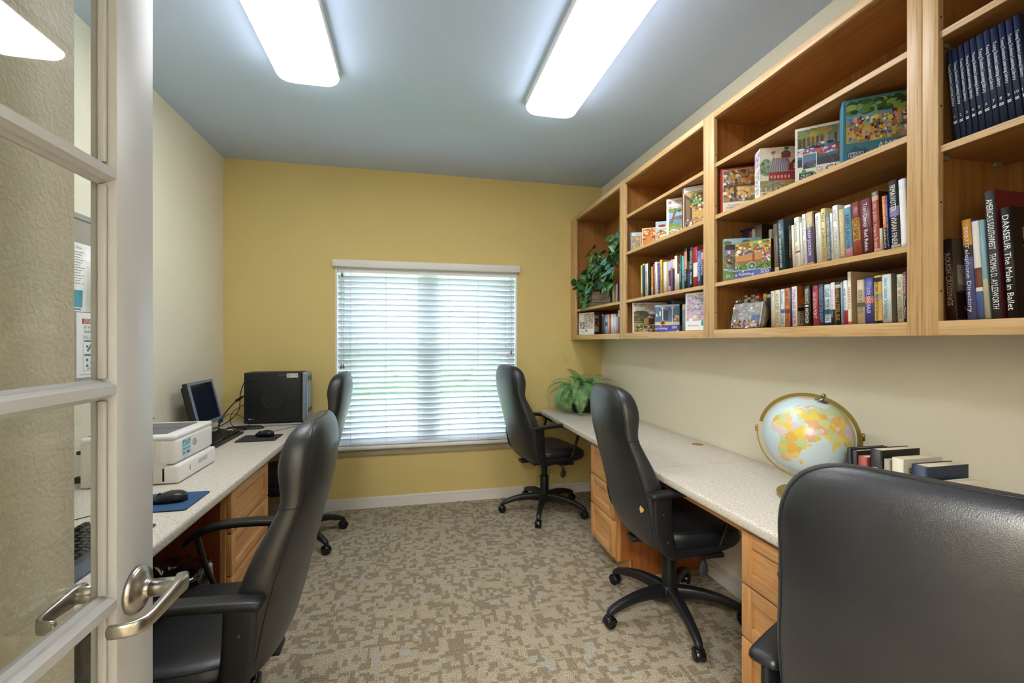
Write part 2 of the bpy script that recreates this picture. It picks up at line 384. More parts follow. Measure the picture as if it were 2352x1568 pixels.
# ------------------------------------------------------------------ door
d=bpy.data.objects.new('door_1',None); C.objects.link(d); struct(d); d.location=(-.45,.024,0)
W=.90; T0,T1=-.035,0.
mz=[.605,.94,1.275,1.61]
for y0,y1 in ((0,.102),(W-.102,W)): bx('door_stile',T0,T1,y0,y1,.012,2.03,DOORW,d,.0015)
bx('door_rail',T0,T1,.102,W-.102,.012,.27,DOORW,d); bx('door_rail',T0,T1,.102,W-.102,1.92,2.03,DOORW,d)
for z in mz:
    b=MB(); pr=[(0,.007),(-.004,.009),(-.010,.0125),(-.016,.013),(-.0225,.017),(-.035,.012),(-.035,-.012),(-.0225,-.017),(-.016,-.013),(-.010,-.0125),(-.004,-.009),(0,-.007)]
    b.loft([[(x,y,z+h) for x,h in pr] for y in (.102,W-.102)],smooth=False); b.build('muntin',DOORW,d)
zs=[.27]+mz+[1.92]
b=MB()
for i in range(5):
    z0=zs[i]+(.0 if i==0 else .017); z1=zs[i+1]-(.0 if i==4 else .017)
    for y0,y1 in ((.102,.109),(W-.109,W-.102)): b.box(-.0225,-.011,y0,y1,z0,z1,bev=.002)
b.build('glazing_bead',DOORW,d)
DK=pbr('dark_putty','4a3d30',.8)
b=MB()
for y in (.1021,W-.1041): b.box(-.0248,-.0225,y,y+.002,.27,1.92)
b.build('putty_line',DK,d)
for i in range(5): bx('glass_pane',-.0246,-.0226,.102,W-.102,zs[i]+.002,zs[i+1]-.002,GLASS,d)
# lever handles, both sides
def lever(sgn,name):
    h=bpy.data.objects.new(name,None); C.objects.link(h); h.parent=d
    h.location=(0 if sgn>0 else T0,.848,.936)
    b=MB(); M=Matrix.Diagonal((1,1,1,1)) if sgn>0 else Matrix.Diagonal((-.75,.74,1,1))
    b.lathe([(.0375,.0),(.0375,.004),(.035,.009),(.026,.0125),(.017,.016),(.0145,.020),(.0135,.026),(.0001,.026)],n=40,axis='x',M=M); b.build('rosette',NICKEL,h)
    b=MB(); b.lathe([(.0140,.022),(.0140,.060),(.0125,.0655),(.0001,.0655)],n=28,axis='x',M=M); b.build('shaft',NICKEL,h)
    P=[(.060,.020,.001,.0125,.010),(.0655,.006,.001,.0145,.010),(.066,-.02,.001,.0135,.0085),(.067,-.055,0,.0115,.0072),(.067,-.085,-.001,.0105,.0062),(.065,-.102,-.0015,.0105,.0058),(.058,-.112,-.002,.0105,.0055),(.046,-.117,-.002,.0100,.0052),(.028,-.120,-.001,.0095,.005),(.0255,-.1203,-.001,.005,.0025)]
    rings=[]
    for i,(x,y,z,hz,th) in enumerate(P):
        a=P[max(0,i-1)]; c=P[min(len(P)-1,i+1)]; tv=Vector((c[0]-a[0],c[1]-a[1],0)).normalized(); nv=Vector((-tv.y,tv.x,0))
        rings.append([M@(Vector((x,y,z))+nv*th*math.copysign(abs(math.cos(q))**.5,math.cos(q))+Vector((0,0,1))*hz*math.copysign(abs(math.sin(q))**.6,math.sin(q))) for q in [2*math.pi*j/20 for j in range(20)]])
    b=MB(); b.loft(rings); b.build('lever',NICKEL,h)
    if sgn>0:
        b=MB(); b.lathe([(.0075,.068),(.0075,.0745),(.0062,.0748),(.006,.0735),(.0001,.0735)],n=24,axis='x'); o=b.build('lock_cylinder',STEEL,h)
        bx('keyhole',.0737,.0741,-.0008,.0008,-.0042,.0042,BLACK,h)
lever(1,'door_handle'); lever(-1,'door_handle')
b=MB(); b.box(-.030,-.005,W,W+.0015,.88,.99); b.build('latch_plate',STEEL,d)
# ------------------------------------------------------------------ wall bookcases
def bookcase(y0,y1,shelves,label,zb=1.366,zt=2.43,fillfar=False):
    t=thing('wall_bookcase',label,'bookcase',(XR,(y0+y1)/2,zb),0,'oak wall bookcases'); h=(y1-y0)/2; X0=1.385-XR; Z=zt-zb; s=.039
    b=lambda n,x0,x1,ya,yb,z0,z1,m,p=t,bev=0: bx(n,x0,x1,ya,yb,z0,z1,m,p,bev)
    for q in (-1,1):
        b('stile',X0,X0+.019,min(q*h,q*(h-s)),max(q*h,q*(h-s)),0,Z,OAKZ,bev=.001)
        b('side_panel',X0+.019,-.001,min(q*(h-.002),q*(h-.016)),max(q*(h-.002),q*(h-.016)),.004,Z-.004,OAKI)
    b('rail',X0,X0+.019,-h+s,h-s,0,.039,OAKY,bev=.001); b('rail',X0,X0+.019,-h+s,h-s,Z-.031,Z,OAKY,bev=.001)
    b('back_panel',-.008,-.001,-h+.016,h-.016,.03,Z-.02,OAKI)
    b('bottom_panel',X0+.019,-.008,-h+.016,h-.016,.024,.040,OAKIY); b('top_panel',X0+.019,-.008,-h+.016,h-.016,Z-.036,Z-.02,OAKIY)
    for zs_ in shelves:
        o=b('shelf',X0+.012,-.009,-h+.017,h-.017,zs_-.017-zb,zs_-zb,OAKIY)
        bx('edge_band',X0+.0065,X0+.012,-h+.017,h-.017,zs_-.0175-zb,zs_+.0003-zb,OAKY,o)
        for q in (-1,1):
            for xx in (X0+.05,-.06): bx('shelf_clip',xx-.01,xx+.01,min(q*(h-.0165),q*(h-.026)),max(q*(h-.0165),q*(h-.026)),zs_-.028-zb,zs_-.0178-zb,pbr('clear_shelf_clip','8d8a84',.3),t)
    # frame screws
    sc=MB()
    for zz in (.12,.36,.62,.86):
        sc.lathe([(.0001,-h+s+.0004),(.0028,-h+s+.0004),(.0028,-h+s)],n=8,axis='y',M=Matrix.Translation((X0+.010,0,zz)))
        sc.lathe([(.0028,h-s),(.0028,h-s-.0004),(.0001,h-s-.0004)],n=8,axis='y',M=Matrix.Translation((X0+.010,0,zz)))
    sc.build('frame_screws',pbr('screw_dark','2e2318',.5,.4),t)
    return t
bookcase(2.807,3.731,[1.625],'oak wall bookcase in the far corner holding the trailing ivy')
bookcase(1.901,2.806,[1.625,1.942,2.185],'oak wall bookcase, second from the window wall, with puzzles and a book row')
bookcase(.977,1.900,[1.625,1.942,2.185],'wide oak wall bookcase in the middle with four tilted puzzle boxes')
bookcase(.06,.976,[1.877,2.185],'oak wall bookcase nearest the door with navy encyclopedia volumes')
struct(bx('trim_2',1.39,1.402,3.732,YB-.001,1.366,2.43,OAKZ))
# ------------------------------------------------------------------ countertops and drawer units
def counter(name,label,x0,x1,y0,y1,front,aprons):
    t=thing(name,label,'countertop',((x0+x1)/2,(y0+y1)/2,.7185)); hx,hy=(x1-x0)/2,(y1-y0)/2
    b=MB(); b.box(-hx,hx,-hy,hy,0,.04,bev=.011,seg=4); o=b.build('worktop',COUNTER,t)
    for ya,yb in aprons:
        xa=(x0+.07 if front<0 else x1-.088)-(x0+x1)/2
        bx('apron',xa,xa+.018,ya-(y0+y1)/2,yb-(y0+y1)/2,-.05,-.0005,MAPY if front<0 else REDW,t)
    return t
ct=counter('countertop','long beige speckled countertop along the bookcase wall with a globe on it',1.088,XR-.001,.02,YB-.016,-1,[(1.37,2.36)])
ox,oy=(1.088+XR-.001)/2,(.02+YB-.016)/2
b=MB(); b.lathe([(.0001,.0406),(.027,.0406),(.031,.0408),(.0325,.0403)],n=32,M=Matrix.Translation((1.606-ox,2.303-oy,0))); b.build('cable_grommet',pbr('grommet_tan','a5793f',.6),ct)
bx('worktop_seam',1.12-ox,1.66-ox,1.9225-oy,1.9237-oy,.0402,.0404,pbr('seam_grey','a09788',.6),ct)
for y in (3.60,): bx('wall_cleat',1.66-ox,1.688-ox,2.8-oy,3.8-oy,-.05,-.0005,MAPY,ct)
bx('end_cleat',1.12-ox,1.66-ox,3.79-oy,3.812-oy,-.06,-.0005,MAPZ,ct)
cl=counter('countertop','beige speckled countertop along the left wall carrying the printer and computer',XL+.001,-.732,.962,YB-.016,1,[(.99,2.17)])
bx('end_panel',-.30,.27,.966-(.962+YB-.016)/2,.984-(.962+YB-.016)/2,-.717,-.0005,REDW,cl)
def drawers(label,y0,y1,face,xw,rows,side,mz_,my_):
    # face: x of drawer faces, xw: wall side
    s=1 if xw>face else -1
    t=thing('drawer_cabinet',label,'drawer cabinet',((face+xw)/2,(y0+y1)/2,0),0,'maple drawer cabinets'); cx=(face+xw)/2; cy=(y0+y1)/2
    def B(n,xa,xb,ya,yb,za,zb,m,p=t,bev=0): return bx(n,min(xa,xb)-cx,max(xa,xb)-cx,ya-cy,yb-cy,za,zb,m,p,bev)
    for ya,yb in ((y0,y0+.018),(y1-.018,y1)):
        g=MB()
        for fa,za,zb in ((.04,.10,.717),(.115,0,.10)):
            xa,xb=sorted((face+s*fa-cx,xw-s*.002-cx)); g.box(xa,xb,ya-cy,yb-cy,za,zb)
        g.build('side_panel',side,t)
    B('back_panel',xw-s*.012,xw-s*.002,y0+.018,y1-.018,0.02,.717,side)
    f=MB(); xa,xb=sorted((face+s*.021-cx,face+s*.04-cx))
    f.box(xa,xb,y0-cy,y0+.035-cy,.10,.717); f.box(xa,xb,y1-.035-cy,y1-cy,.10,.717); f.box(xa,xb,y0+.035-cy,y1-.035-cy,.692,.717); f.box(xa,xb,y0+.035-cy,y1-.035-cy,.10,.125)
    f.build('face_frame',mz_,t)
    B('toe_kick',face+s*.10,face+s*.115,y0+.018,y1-.018,0,.10,mz_)
    # notch in the side below the frame is the open toe space
    for za,zb in rows:
        o=thing('drawer',None,None); o.parent=t
        r=.045; ya,yb=y0+.012-cy,y1-.012-cy; xa,xb=sorted((face-cx,face+s*.02-cx))
        for n_,a_,b_,c_,d_,m_ in (('drawer_stile',ya,ya+r,za,zb,mz_),('drawer_stile',yb-r,yb,za,zb,mz_),('drawer_rail',ya+r,yb-r,za,za+r,my_),('drawer_rail',ya+r,yb-r,zb-r,zb,my_)): bx(n_,xa,xb,a_,b_,c_,d_,m_,o,.0015)
        xa,xb=sorted((face+s*.010-cx,face+s*.018-cx)); g=MB(); g.box(xa,xb,ya+r,yb-r,za+r,zb-r); g.build('drawer_panel',my_,o)
    return t
RW=[(.121,.327),(.335,.511),(.519,.697)]
drawers('maple three drawer cabinet under the far end of the bookcase side countertop',2.372,2.722,1.12,XR,RW,MAPX,MAPZ,MAPY)
drawers('maple three drawer cabinet behind the big foreground chair',.925,1.370,1.12,XR,RW,MAPX,MAPZ,MAPY)
drawers('maple drawer cabinet under the left wall countertop, behind the near left chair',2.160,2.695,-.762,XL,RW,REDW,MAPZ,MAPY)
BOOKS=[
('M3b', 1.9018, 1.9318, 1.545, 1.625, 0.256, 0.13, 1.0, '1c2422', '', '', 'FFFFFF', (), 'black green low paperback at far left behind the village puzzle box', 'books behind the puzzle boxes on the wide middle shelf', ''),
('M3b', 1.8687, 1.8987, 1.545, 1.625, 0.259, 0.13, 1.0, '15130f', '', '', 'FFFFFF', ((0.86, 0.89, 'e07a3a'), (0.8, 0.83, 'e07a3a'), (0.92, 0.95, 'e07a3a')), 'black paperback with orange slashes behind the village puzzle box', 'books behind the puzzle boxes on the wide middle shelf', ''),
('M3b', 1.8227, 1.8687, 1.545, 1.625, 0.258, 0.13, 1.0, '3d4070', '', 'Th', 'd8d8f0', (), 'navy purple book with white script behind the village puzzle box', 'books behind the puzzle boxes on the wide middle shelf', ''),
('M3b', 1.8069, 1.8199, 1.545, 1.625, 0.238, 0.13, 1.0, 'c85a38', '', '', 'FFFFFF', (), 'thin orange red book between the navy and white ones behind the puzzles', 'books behind the puzzle boxes on the wide middle shelf', ''),
('M3b', 1.7869, 1.8049, 1.545, 1.625, 0.246, 0.13, 1.0, 'ecebe6', '', '', 'FFFFFF', (), 'thin white book left of the grey worn hardback behind the wagon puzzle', 'books behind the puzzle boxes on the wide middle shelf', ''),
('M3b', 1.7448, 1.7858, 1.545, 1.625, 0.256, 0.13, 1.0, '8f8a80', '2a1d12', '', 'FFFFFF', (), 'grey worn hardback standing behind the wagon puzzle box', 'books behind the puzzle boxes on the wide middle shelf', ''),
('M3b', 1.6871, 1.7041, 1.545, 1.625, 0.219, 0.13, 1.0, 'e9e9e4', '', 'Sid', '777777', (), 'slim white book behind the right corner of the wagon puzzle box', 'books behind the puzzle boxes on the wide middle shelf', ''),
('M3', 1.5146, 1.5366, 1.418, 1.625, 0.1942, 0.15, 2.6, '4a4743', '', 'Joyce Good Cause  |  Minette Moo', 'c96a3c', ((0, 0.1, 'd9d2c0'),), 'dark grey book with orange title right of the wagon puzzle box', 'books on the middle shelf of the wide bay', ''),
('M3', 1.4844, 1.5134, 1.418, 1.625, 0.2032, 0.17, 2.6, '36525a', '', 'emily gifts    Leave the one you’re with', 'e8efee', (), 'thick teal green hardback with white lower case title', 'books on the middle shelf of the wide bay', ''),
('M3', 1.4481, 1.4621, 1.418, 1.625, 0.1702, 0.15, 2.6, '2b1a14', '', 'THE FURIES', 'b06a50', (), 'dark brown paperback right of the teal hardback', 'books on the middle shelf of the wide bay', ''),
('M3', 1.4362, 1.4472, 1.418, 1.625, 0.1682, 0.15, 2.6, 'e6e0cc', '', '', '555555', (), 'very thin cream book left of the white apple dot book', 'books on the middle shelf of the wide bay', ''),
('M3', 1.4136, 1.4346, 1.418, 1.625, 0.1932, 0.15, 2.6, 'f1eee2', '', 'Tuck Everlasting     Natalie Babbitt', '8a8a86', ((0.3, 0.335, 'b03030'),), 'white book with a red dot and thin grey title', 'books on the middle shelf of the wide bay', ''),
('M3', 1.4002, 1.4082, 1.418, 1.625, 0.1682, 0.15, 2.6, 'efeee8', '', '', 'FFFFFF', (), 'sliver thin white booklet left of the tall white book', 'books on the middle shelf of the wide bay', ''),
('M3', 1.3835, 1.3985, 1.418, 1.625, 0.1962, 0.15, 2.6, 'f4f4f0', '', 'Daisy Fay    Fannie Flagg', '7f8790', (), 'tall white book left of the tan and purple one', 'books on the middle shelf of the wide bay', ''),
('M3', 1.3535, 1.3825, 1.418, 1.625, 0.1972, 0.15, 2.6, 'c8b583', '', 'ANDREW JACKSON', 'ffffff', ((0.06, 0.72, '5b4f80'),), 'tan book with a purple title block and white capitals', 'books on the middle shelf of the wide bay', ''),
('M3', 1.3456, 1.3526, 1.418, 1.625, 0.1922, 0.15, 2.6, '4a3325', '', '', 'FFFFFF', (), 'thin dark brown book right of the tan and purple one', 'books on the middle shelf of the wide bay', ''),
('M3', 1.3218, 1.3438, 1.418, 1.625, 0.1842, 0.15, 2.6, 'f3f2ee', '', 'Kalil Carpets and Other Persian Stories', 'a9aaac', (), 'white book with pale grey sloping title, second of the tall whites', 'books on the middle shelf of the wide bay', ''),
('M3', 1.3026, 1.3196, 1.418, 1.625, 0.1942, 0.15, 2.6, 'e3d49a', '', 'Third     A Different Prince', '8b8050', (), 'pale yellow book with small grey title', 'books on the middle shelf of the wide bay', ''),
('M3', 1.2842, 1.3002, 1.418, 1.625, 0.1682, 0.15, 2.6, '6d7d87', '', 'SECRETS   SAVAGE   MARK on DELIA RITTER', 'd6e6ea', (), 'grey blue book with pale vertical capitals', 'books on the middle shelf of the wide bay', ''),
('M3', 1.2762, 1.2832, 1.418, 1.625, 0.1692, 0.15, 2.6, 'f5f5f3', '', 'NOTICED SOMEHOW', '333333', (), 'narrow white book with black capitals right of the grey blue one', 'books on the middle shelf of the wide bay', ''),
('M3', 1.2557, 1.2747, 1.418, 1.625, 0.1912, 0.15, 2.6, 'f3f4f4', '', 'LOVE    LOVE in LOVE', 'a0a8b0', (), 'tallest white book in the wide middle row', 'books on the middle shelf of the wide bay', ''),
('M3', 1.2331, 1.2511, 1.418, 1.625, 0.1712, 0.15, 2.6, 'd2bd84', '', 'HUGO HAMILTON  THE SPEAKING PEOPLE', 'f3ead0', (), 'tan book with pale capitals left of the sky blue thriller', 'books on the middle shelf of the wide bay', ''),
('M3', 1.2089, 1.2319, 1.418, 1.625, 0.1792, 0.15, 2.6, '6fa7cf', '', 'KARIN SLAUGHTER', '2b3b66', ((0, 0.2, 'd596b4'), (0.955, 1, 'e8f0f8')), 'sky blue thriller with a pink foot', 'books on the middle shelf of the wide bay', ''),
('M3', 1.1799, 1.2059, 1.418, 1.625, 0.1812, 0.15, 2.6, 'c9953f', '', 'ECLIPSE', '4a1d14', ((0, 0.3, 'a04a30'), (0.7, 1, '7d2c2c')), 'maroon and gold book with big dark brown capitals', 'books on the middle shelf of the wide bay', ''),
('M3', 1.1409, 1.1769, 1.418, 1.625, 0.1802, 0.17, 2.6, '6a2a3d', '', 'Tom Clancy  Red Rabbit', 'ffffff', (), 'wide maroon thriller with bold white lettering', 'books on the middle shelf of the wide bay', ''),
('M3', 1.1176, 1.1386, 1.418, 1.625, 0.1942, 0.15, 2.6, 'a5473c', '4a2218', 'THE RED QUEEN  Margaret Drabble', 'f0d6c4', ((0, 0.07, 'd9b7a0'), (0.86, 0.93, 'd9b7a0'), (0.93, 1, '77756b')), 'rust red book with pale patterned ends', 'books on the middle shelf of the wide bay', ''),
('M3', 1.1093, 1.1173, 1.418, 1.625, 0.0751, 0.15, 2.6, 'cfc9b4', '', '', 'FFFFFF', (), 'short cream grey book right of the rust red one', 'books on the middle shelf of the wide bay', ''),
('M3', 1.0951, 1.1061, 1.418, 1.625, 0.1722, 0.15, 2.6, 'd98538', '', 'Dominic Day    BARRON', 'ffeeda', ((0, 0.42, '2c2a2a'),), 'orange topped book with a black lower half', 'books on the middle shelf of the wide bay', ''),
('M3', 1.0891, 1.0941, 1.418, 1.625, 0.1722, 0.15, 2.6, '35418f', '', 'a guide to the world', 'd8dcff', (), 'thin royal blue book squeezed beside the wide black one', 'books on the middle shelf of the wide bay', ''),
('M3', 1.0592, 1.0872, 1.418, 1.625, 0.2112, 0.15, 2.6, '19181b', '', 'IRMA VOTER    VIVIAN FINER', 'f4efe8', ((0.48, 0.62, '8a83b8'), (0, 0.07, 'b9b9a8')), 'wide black book with a lavender figure and white block letters', 'books on the middle shelf of the wide bay', ''),
('M3', 1.0373, 1.0573, 1.418, 1.625, 0.2062, 0.15, 2.6, 'dfe7f2', '', '', '888888', ((0.06, 0.86, 'f6f7fa'),), 'white book with pale blue speckled border, last of the wide middle row', 'books on the middle shelf of the wide bay', ''),
('L3b', 1.786, 1.808, 1.5, 1.407, 0.154, 0.12, 0, 'cfc8a8', '', '', '333333', ((0.9, 0.95, '555040'),), 'cream spined paperback first behind the plastic bag', 'books behind the clear plastic bag', ''),
('L3b', 1.765, 1.783, 1.5, 1.407, 0.152, 0.12, 0, '22201c', '', '', 'FFFFFF', ((0.88, 0.95, 'e0c8b0'),), 'black spined paperback behind the plastic bag', 'books behind the clear plastic bag', ''),
('L3b', 1.741, 1.764, 1.5, 1.407, 0.153, 0.12, 0, 'c5c6c8', '', '', 'FFFFFF', ((0.88, 0.95, '4a4a55'),), 'grey white spined paperback behind the plastic bag', 'books behind the clear plastic bag', ''),
('L3b', 1.714, 1.74, 1.5, 1.407, 0.153, 0.12, 0, 'b4302a', '', '', 'FFFFFF', ((0.88, 0.95, 'e8c0a0'),), 'red spined paperback behind the plastic bag', 'books behind the clear plastic bag', ''),
('L3b', 1.672, 1.691, 1.5, 1.407, 0.152, 0.12, 0, 'bdb74a', '', '', 'FFFFFF', ((0.9, 0.97, 'e0dc80'),), 'yellow green spined paperback right behind the plastic bag', 'books behind the clear plastic bag', ''),
('L3b', 1.649, 1.671, 1.5, 1.407, 0.153, 0.12, 0, '2f3663', '', 'GIGI', '5a63a0', ((0.86, 0.95, 'e6e2d8'),), 'navy spined paperback with a small white square near its top', 'books behind the clear plastic bag', ''),
('L3', 1.5355, 1.5545, 1.418, 1.407, 0.146, 0.14, 1.2, 'd8cfae', '', 'Not a Penny more  Taylor', '9a8660', (), 'cream paperback with tan script, first beside the plastic bag', 'books on the bottom shelf of the wide bay', ''),
('L3', 1.5075, 1.5335, 1.418, 1.407, 0.147, 0.14, 1.2, 'dcd6c0', '', 'IRIS & RUBY  PALACE', '6c7f88', (), 'cream paperback with blue grey capitals', 'books on the bottom shelf of the wide bay', ''),
('L3', 1.4854, 1.5044, 1.418, 1.407, 0.148, 0.14, 1.2, 'd7dfe8', '', 'Persuader     LEE CHILD', '56505a', ((0.36, 0.46, '4f7fae'),), 'pale blue white thriller with a ring low on its spine', 'books on the bottom shelf of the wide bay', ''),
('L3', 1.4594, 1.4834, 1.418, 1.407, 0.149, 0.14, 1.2, 'cf7a3c', '', 'ONE SHOT     LEE CHILD', '51221a', ((0.34, 0.46, '96342c'),), 'orange thriller with dark capitals and a red ring', 'books on the bottom shelf of the wide bay', ''),
('L3', 1.4524, 1.4584, 1.418, 1.407, 0.148, 0.14, 1.2, '2c3a66', '', '', 'FFFFFF', (), 'sliver thin navy book right of the orange thriller', 'books on the bottom shelf of the wide bay', ''),
('L3', 1.4274, 1.4514, 1.418, 1.407, 0.151, 0.14, 1.2, 'eef0f6', 'b0602a', 'STORMING HEAVEN  DALE BROWN', '8a3a58', (), 'white paperback with dark red capitals', 'books on the bottom shelf of the wide bay', ''),
('L3', 1.3685, 1.3965, 1.418, 1.407, 0.146, 0.14, 1.2, '1c1b1a', '', 'DEAN KOONTZ  ●  WINTER MOON', 'f0ead8', (), 'black thriller with cream capitals and a round dot', 'books on the bottom shelf of the wide bay', ''),
('L3', 1.3365, 1.3595, 1.418, 1.407, 0.144, 0.14, 1.2, 'b2455c', '', 'DECEPTION POINT', 'f3c9bd', ((0.88, 1, '8a2f3f'),), 'rose red thriller with raised pale capitals', 'books on the bottom shelf of the wide bay', ''),
('L3', 1.3125, 1.3345, 1.418, 1.407, 0.146, 0.14, 1.2, '3a4152', '', 'THE EDGE OF THE NIGHT', '7f9cc8', (), 'slate grey thriller with blue lower lettering', 'books on the bottom shelf of the wide bay', ''),
('L3', 1.2875, 1.3115, 1.418, 1.407, 0.142, 0.14, 1.2, 'bcd2de', '', 'CLASS  PETER BENSON', '2b3038', ((0.26, 0.38, '2f6d8a'), (0, 0.06, '22305c')), 'ice blue paperback with black capitals and a round emblem', 'books on the bottom shelf of the wide bay', ''),
('L3', 1.2705, 1.2865, 1.418, 1.407, 0.146, 0.14, 1.2, 'e6dfe4', '', 'lost in the fog', 'cf9aa8', ((0, 0.36, '2e2c30'),), 'pale pink white paperback with a black foot', 'books on the bottom shelf of the wide bay', ''),
('L3', 1.2485, 1.2695, 1.418, 1.407, 0.145, 0.14, 1.2, '23221f', '', 'DANIELLE STEEL ISLE', 'c9963c', ((0.86, 0.94, 'd8d4cc'),), 'black paperback with gold lettering and a white roundel', 'books on the bottom shelf of the wide bay', ''),
('L3', 1.2415, 1.2475, 1.418, 1.407, 0.143, 0.14, 1.2, '8fb2d2', '', '', 'FFFFFF', (), 'thin light blue book right of the gold lettered black one', 'books on the bottom shelf of the wide bay', ''),
('L3', 1.2245, 1.2395, 1.418, 1.407, 0.147, 0.14, 1.2, 'eceff2', '', 'what women talk', '41505c', ((0, 0.32, 'b4303f'),), 'white paperback with a red lower third', 'books on the bottom shelf of the wide bay', ''),
('L3', 1.2112, 1.2232, 1.418, 1.407, 0.174, 0.19, 1.2, 'e8e0cc', 'b39a72', 'SEASON OF', 'b25a3a', ((0, 0.05, 'e07028'),), 'tall cream spined book showing a tan front cover', 'books on the bottom shelf of the wide bay', ''),
('L3', 1.1675, 1.1925, 1.418, 1.407, 0.142, 0.14, 1.2, 'cdbb9a', '', 'NORA ROBERTS', '6a5f55', ((0.38, 0.48, '6e6254'),), 'beige paperback with dark grey lettering in front of the tan cover', 'books on the bottom shelf of the wide bay', ''),
('L3', 1.1385, 1.1665, 1.418, 1.407, 0.145, 0.14, 1.2, '474f9c', '', 'JUDE DEVERAUX', 'f2f0ff', ((0.44, 0.58, 'cf7060'),), 'violet blue paperback with an orange flower band', 'books on the bottom shelf of the wide bay', ''),
('L3', 1.1124, 1.1364, 1.418, 1.407, 0.148, 0.14, 1.2, 'dcb355', '', 'john case  the first horseman', '2a2520', ((0, 0.05, '2a2520'), (0.87, 0.96, '2a2520'), (0.5, 0.61, 'a9a59c')), 'yellow paperback with black bands and a horse medallion', 'books on the bottom shelf of the wide bay', ''),
('L3', 1.0844, 1.1114, 1.418, 1.407, 0.148, 0.16, 1.2, 'd7e6ef', '77705f', 'Aleksandr I Solzhenitsyn  The Gulag Archipelago', '4a7f9a', (), 'thick ice white paperback with thin blue title', 'books on the bottom shelf of the wide bay', ''),
('L3', 1.0505, 1.0675, 1.418, 1.407, 0.143, 0.14, 1.2, 'dcd6bc', '', 'C.S.LEWIS  THAT HIDEOUS STRENGTH', '3a3a34', (), 'cream green paperback with black capitals near the oak stile', 'books on the bottom shelf of the wide bay', ''),
('L3', 1.0394, 1.0494, 1.418, 1.407, 0.148, 0.14, 1.2, '77415a', '', 'John Irving  Owen Meany', 'f1e6ec', ((0, 0.48, '2a3347'),), 'plum topped paperback with a dark lower half, against the oak stile', 'books on the bottom shelf of the wide bay', ''),
('M2', 2.6042, 2.6202, 1.42, 1.625, 0.205, 0.14, 1.0, 'd9cf7c', '', '', 'FFFFFF', ((0, 0.15, '8aa03a'),), 'thin yellow green book first on the shelf right of the ivy', 'books on the shelf beside the ivy', ''),
('M2', 2.5711, 2.6021, 1.42, 1.625, 0.212, 0.14, 1.0, '2f4a80', '', '', 'ffffff', ((0.94, 1, 'a9c236'),), 'navy book with a lime top edge', 'books on the shelf beside the ivy', ''),
('M2', 2.5332, 2.5662, 1.42, 1.625, 0.206, 0.14, 1.0, 'e3dcc0', '', 'MICKEY STORY', '222222', (), 'cream book with black lettering beside the navy lime one', 'books on the shelf beside the ivy', ''),
('M2', 2.5052, 2.5322, 1.42, 1.625, 0.203, 0.14, 1.0, '23211d', '16140f', '', 'FFFFFF', (), 'black book showing a black front cover, left of the yellow one', 'books on the shelf beside the ivy', ''),
('M2', 2.4774, 2.4924, 1.42, 1.625, 0.179, 0.14, 1.0, 'd3a63c', '', '', 'FFFFFF', ((0, 0.3, 'e8e6da'),), 'thin mustard yellow book beside the black cover', 'books on the shelf beside the ivy', ''),
('M2', 2.4544, 2.4754, 1.42, 1.625, 0.189, 0.14, 1.0, 'a34047', '', '', 'FFFFFF', (), 'brick red thin book in the ivy side row', 'books on the shelf beside the ivy', ''),
('M2', 2.4273, 2.4523, 1.42, 1.625, 0.198, 0.14, 1.0, 'f0efe8', '', 'Sisters', '999999', (), 'slim white book left of the purple one', 'books on the shelf beside the ivy', ''),
('M2', 2.3984, 2.4224, 1.42, 1.625, 0.185, 0.14, 1.0, '4c4496', '', 'Mom Thanks for It All', 'e3e0fa', (), 'purple book with pale small lettering', 'books on the shelf beside the ivy', ''),
('M2', 2.3702, 2.3962, 1.42, 1.625, 0.201, 0.14, 1.0, 'e9c348', 'b87a2c', 'OUT OF AFRICA', '6a5520', (), 'yellow book with black capitals, tall', 'books on the shelf beside the ivy', ''),
('M2', 2.3264, 2.3584, 1.42, 1.625, 0.181, 0.14, 1.0, 'f3f2ec', '', '', 'FFFFFF', (), 'plain thick white book right of the yellow tall one', 'books on the shelf beside the ivy', ''),
('M2', 2.3105, 2.3255, 1.42, 1.625, 0.174, 0.14, 1.0, 'c9b690', '', '', 'FFFFFF', (), 'tan thin book right of the plain thick white one', 'books on the shelf beside the ivy', ''),
('M2', 2.2844, 2.3094, 1.42, 1.625, 0.178, 0.14, 1.0, 'bfc1d6', '', 'Diana Gabaldon', 'e8e6f0', ((0.2, 0.7, '34343c'),), 'lavender grey book with a black title block', 'books on the shelf beside the ivy', ''),
('M2', 2.2664, 2.2834, 1.42, 1.625, 0.182, 0.14, 1.0, 'b96b9d', '', '', 'FFFFFF', ((0.75, 1, 'bfaecf'),), 'pink book in the ivy side row', 'books on the shelf beside the ivy', ''),
('M2', 2.2454, 2.2654, 1.42, 1.625, 0.181, 0.14, 1.0, 'd6ceb6', '', '', 'FFFFFF', ((0, 0.72, '333a44'),), 'cream book with a black lower half in the ivy side row', 'books on the shelf beside the ivy', ''),
('M2', 2.2193, 2.2433, 1.42, 1.625, 0.196, 0.14, 1.0, 'f6f6f4', 'a86a24', '', 'FFFFFF', (), 'tall bright white book in the ivy side row', 'books on the shelf beside the ivy', ''),
('M2', 2.1996, 2.2186, 1.42, 1.625, 0.158, 0.14, 1.0, '5a3b2c', '', '', 'FFFFFF', ((0, 0.6, 'f0eee6'),), 'dark brown book with a white lower half', 'books on the shelf beside the ivy', ''),
('M2', 2.1773, 2.1953, 1.42, 1.625, 0.194, 0.14, 1.0, '2f5358', '', 'LEFT BEHIND', 'c8d8d8', (), 'dark teal tall book right of the half brown half white one', 'books on the shelf beside the ivy', ''),
